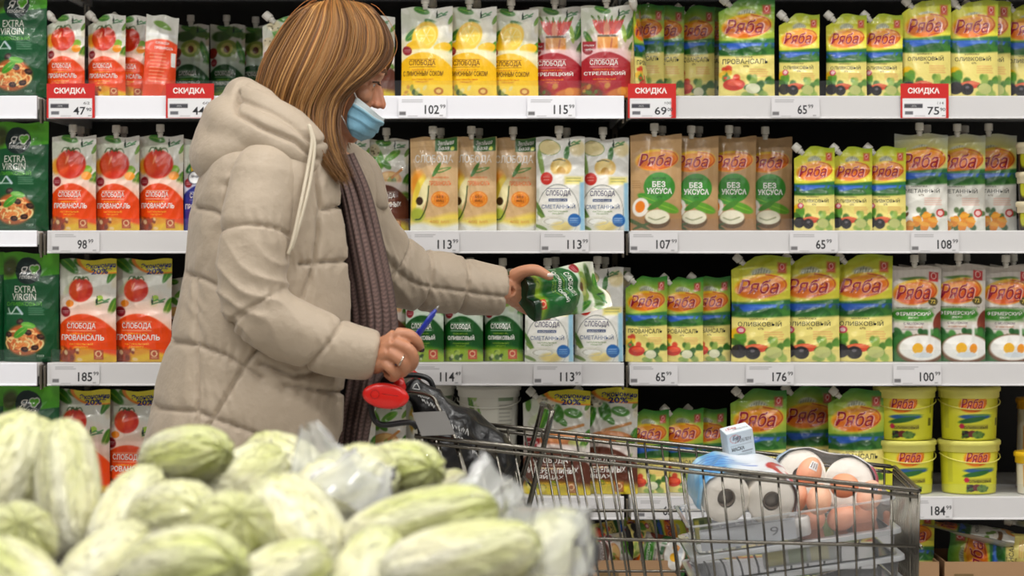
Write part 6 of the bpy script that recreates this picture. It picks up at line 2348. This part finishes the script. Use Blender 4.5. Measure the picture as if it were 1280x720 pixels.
# px, py, apparent length px, apparent thickness px, angle deg (up to the right +), lift over the heap plane, tip away(+1)/towards(-1), variant, label
CABS = [
    (12, 596, 150, 118, 72, .085, 1, 0, 'napa cabbage at the left picture edge, upper one'),
    (90, 612, 165, 84, 98, .090, 1, 2, 'tall film wrapped napa cabbage, second from the left edge'),
    (157, 640, 105, 74, 62, .062, 1, 2, 'narrow pale napa cabbage between the tall one and the round top one'),
    (236, 571, 116, 76, 12, .105, -1, 1, 'smooth green napa cabbage on top in front of the coat'),
    (300, 598, 100, 76, 30, .070, 1, 3, 'napa cabbage right behind the smooth green top one'),
    (216, 652, 96, 104, 20, .070, -1, 2, 'round glossy napa cabbage below the smooth green one'),
    (352, 588, 96, 88, 160, .080, 1, 0, 'napa cabbage in front of the coat hem, behind the bagged one'),
    (290, 676, 96, 112, 65, .075, -1, 0, 'glossy wrapped napa cabbage with bright glints near the bottom'),
    (366, 666, 130, 120, 130, .080, 1, 2, 'broad pale napa cabbage beside the long one'),
    (432, 612, 120, 100, 25, .070, 1, 0, 'napa cabbage inside a hazy plastic bag in the middle'),
    (498, 592, 92, 82, 15, .080, -1, 1, 'napa cabbage with brownish root end below the cart plate'),
    (553, 608, 50, 36, 10, .050, 1, 2, 'small napa cabbage root end peeping up behind the long one'),
    (520, 662, 205, 92, 16, .085, -1, 1, 'long napa cabbage lying across the middle, pointing right'),
    (580, 700, 200, 94, 10, .080, 1, 3, 'long napa cabbage at the bottom edge below the pointing one'),
    (676, 700, 120, 100, 35, .070, 1, 0, 'bagged napa cabbage at the right end of the heap'),
    (236, 716, 150, 116, 14, .080, -1, 1, 'bright green napa cabbage at the bottom edge'),
    (132, 704, 90, 80, 40, .060, 1, 2, 'small pale napa cabbage at the bottom edge beside the dark gap'),
    (18, 686, 96, 104, 60, .075, -1, 0, 'pale wrapped napa cabbage low at the left picture edge'),
    (30, 730, 130, 90, 150, .070, 1, 1, 'green napa cabbage in the bottom left corner'),
    (345, 724, 110, 84, 20, .065, 1, 1, 'napa cabbage cut by the bottom edge below the broad pale one'),
    (455, 722, 110, 88, 60, .05, 1, 3, 'napa cabbage low at the bottom edge left of the long ones'),
]
CPOS = {}


def cab_frame(i, Y):
    px, py, Lp, Tp, ang, lift, away, var, lab = CABS[i]
    sc_ = mpp(Y)
    L, T = Lp * sc_, Tp * sc_
    real = max(.20, L * 1.02)
    dep = math.sqrt(max(0, real * real - L * L)) * .8
    ax = Vector((L * math.cos(math.radians(ang)), dep * away, L * math.sin(math.radians(ang))))
    xh = ax.normalized()
    yh = Vector((0, 1, 0)).cross(xh) if abs(xh.y) < .9 else Vector((0, 0, 1)).cross(xh)
    yh.normalize()
    return P(px, py, Y), xh, yh, xh.cross(yh), ax.length, T


def reach(fr, d):
    c, xh, yh, zh, L, T = fr
    a, b, e = d.dot(xh) / (L / 2), d.dot(yh) / (T / 2), d.dot(zh) / (T / 2)
    return 1 / math.sqrt(a * a + b * b + e * e)


YS = []
for i, (px, py, Lp, Tp, ang, lift, away, var, lab) in enumerate(CABS):
    # depth where this pixel's ray meets the heap plane raised by lift
    k = (py - HOR) / FPX
    YS.append(min((ZCAM - k * DCAM - ZP0 - .23 - lift) / (.10 + k), -1.72))
for it in range(120):
    FR = [cab_frame(i, YS[i]) for i in range(len(CABS))]
    for i in range(len(CABS)):
        for j in range(i):
            d = FR[j][0] - FR[i][0]
            n_ = d.length
            d.normalize()
            need = .93 * (reach(FR[i], d) + reach(FR[j], d)) - n_
            if need > 0:
                s_ = 1 if YS[j] > YS[i] else -1
                YS[j] += s_ * min(need, .01) * .5
                YS[i] -= s_ * min(need, .01) * .5
    YS = [min(-1.64, max(-2.66, y)) for y in YS]
FR = [list(cab_frame(i, YS[i])) for i in range(len(CABS))]
C0 = [f_[0].copy() for f_ in FR]
for it in range(160):
    for i in range(len(CABS)):
        for j in range(i):
            d = FR[j][0] - FR[i][0]
            n_ = d.length
            d.normalize()
            need = 1.0 * (reach(FR[i], d) + reach(FR[j], d)) - n_
            if need > 0:
                FR[j][0] = FR[j][0] + d * need * .25
                FR[i][0] = FR[i][0] - d * need * .25
    for i in range(len(CABS)):
        o_ = FR[i][0] - C0[i]
        lim = Vector((.026, .16, .020))
        FR[i][0] = C0[i] + Vector([max(-lim[k], min(lim[k], o_[k])) for k in range(3)])
        FR[i][0].y = min(-1.64, max(-2.66, FR[i][0].y))
for i in range(len(CABS)):
    var, lab = CABS[i][7], CABS[i][8]
    c, xh, yh, zh, ln, T = FR[i]
    o = CABM[var] if not used[var] else dup(CABM[var])
    used[var] = True
    o.matrix_world = Matrix.Translation(c) @ Matrix((xh, yh, zh)).transposed().to_4x4() @ Matrix.Rotation(i * 1.3, 4, 'X') @ Matrix.Diagonal((ln, T / 2, T / 2, 1))
    tag(o, lab, 'cabbage', 'napa cabbages on the produce stand')
    CPOS[i] = (o, c, c.y)


def tuft(parent, base, tip, w0, w1, seed, name='bag_tail'):
    """crumpled open end of a thin bag, from base to tip (world points)"""
    base, tip = np.array(tuple(base)), np.array(tuple(tip))
    ax = tip - base
    n1, n2 = 18, 40
    V = []
    rs = np.random.RandomState(seed)
    s1 = np.cross(ax, [0, 1, 0])
    s1 /= np.linalg.norm(s1)
    for i in range(n1 + 1):
        t_ = i / n1
        w = w0 + (w1 - w0) * t_
        for j in range(n2):
            a = j * 2 * PI / n2
            q = 1 + .22 * math.sin(3 * a + seed) + .16 * math.sin(7 * a + t_ * 4 + seed) + .1 * math.sin(11 * a - t_ * 6)
            p = base + ax * (t_ + .06 * math.sin(4 * a + seed) * t_) + s1 * math.cos(a) * w * q + np.array([0, 1, 0]) * math.sin(a) * w * .7 * q
            V.append(p)
    F_ = [[i * n2 + j, i * n2 + (j + 1) % n2, (i + 1) * n2 + (j + 1) % n2, (i + 1) * n2 + j] for i in range(n1) for j in range(n2)]
    m = MB().add(V, F_)
    o = m.build(name, M_TUFT)
    bpy.context.view_layer.update()
    o.parent = parent
    o.matrix_parent_inverse = parent.matrix_world.inverted()


Y9 = CPOS[9][2]
tuft(CPOS[9][0], P(414, 620, Y9 - .02), P(388, 532, Y9), .060, .010, 3)
tuft(CPOS[9][0], P(440, 630, Y9 - .06), P(470, 575, Y9 - .02), .050, .028, 9)
Y12 = CPOS[12][2]
tuft(CPOS[12][0], P(588, 640, Y12), P(628, 592, Y12 + .05), .030, .034, 5)
Y14 = CPOS[14][2]
tuft(CPOS[14][0], P(684, 715, Y14 - .05), P(690, 632, Y14 - .02), .052, .046, 7)
# ---- the stand that carries them
M_STAND = mat('stand_dark', rgb(52, 50, 44), .7, vary=.15)
M_WOOD = mat('stand_wood', rgb(120, 86, 54), .6, vary=.15, bump=(30, .2, .002, (1, 8, 1)))
st = empty('produce_stand', (P(340, 600, -2.0).x, -2.0, 0), 'dark sloping produce stand carrying the napa cabbage heap', 'stand')
x0, x1 = P(-160, 600, -2.2).x, P(704, 600, -2.2).x
y0, y1 = -2.74, -1.60
tp = [(x0, y0, plane_z(y0) - .02), (x1, y0, plane_z(y0) - .02), (x1, y1, plane_z(y1) - .02), (x0, y1, plane_z(y1) - .02)]
bt_ = [(a, b, c - .05) for a, b, c in tp]
MB().add(tp + bt_, [[0, 1, 2, 3], [7, 6, 5, 4], [0, 4, 5, 1], [1, 5, 6, 2], [2, 6, 7, 3], [3, 7, 4, 0]]).build('tray', M_STAND, st, smooth=False)
for a, b in (((x0, y0), (x1, y0)), ((x0, y1), (x1, y1)), ((x0, y0), (x0, y1)), ((x1, y0), (x1, y1))):
    za, zb = plane_z(a[1]), plane_z(b[1])
    d = .012
    xa, xb, ya, yb = min(a[0], b[0]) - d, max(a[0], b[0]) + d, min(a[1], b[1]) - d, max(a[1], b[1]) + d
    MB().add([(xa, ya, za - .07), (xb, ya, (za if a[1] == b[1] else za) - .07), (xb, yb, zb - .07), (xa, yb, zb - .07), (xa, ya, za - .02), (xb, ya, za - .02), (xb, yb, zb - .02), (xa, yb, zb - .02)],
             [[3, 2, 1, 0], [4, 5, 6, 7], [0, 1, 5, 4], [1, 2, 6, 5], [2, 3, 7, 6], [3, 0, 4, 7]]).build('edge_board', M_WOOD, st, smooth=False)
for xx in (x0 + .05, x1 - .05):
    for yy in (y0 + .05, y1 - .05):
        MB().add(*box(xx - .03, xx + .03, yy - .03, yy + .03, 0, plane_z(yy) - .06)).build('leg', M_WOOD, st, smooth=False)
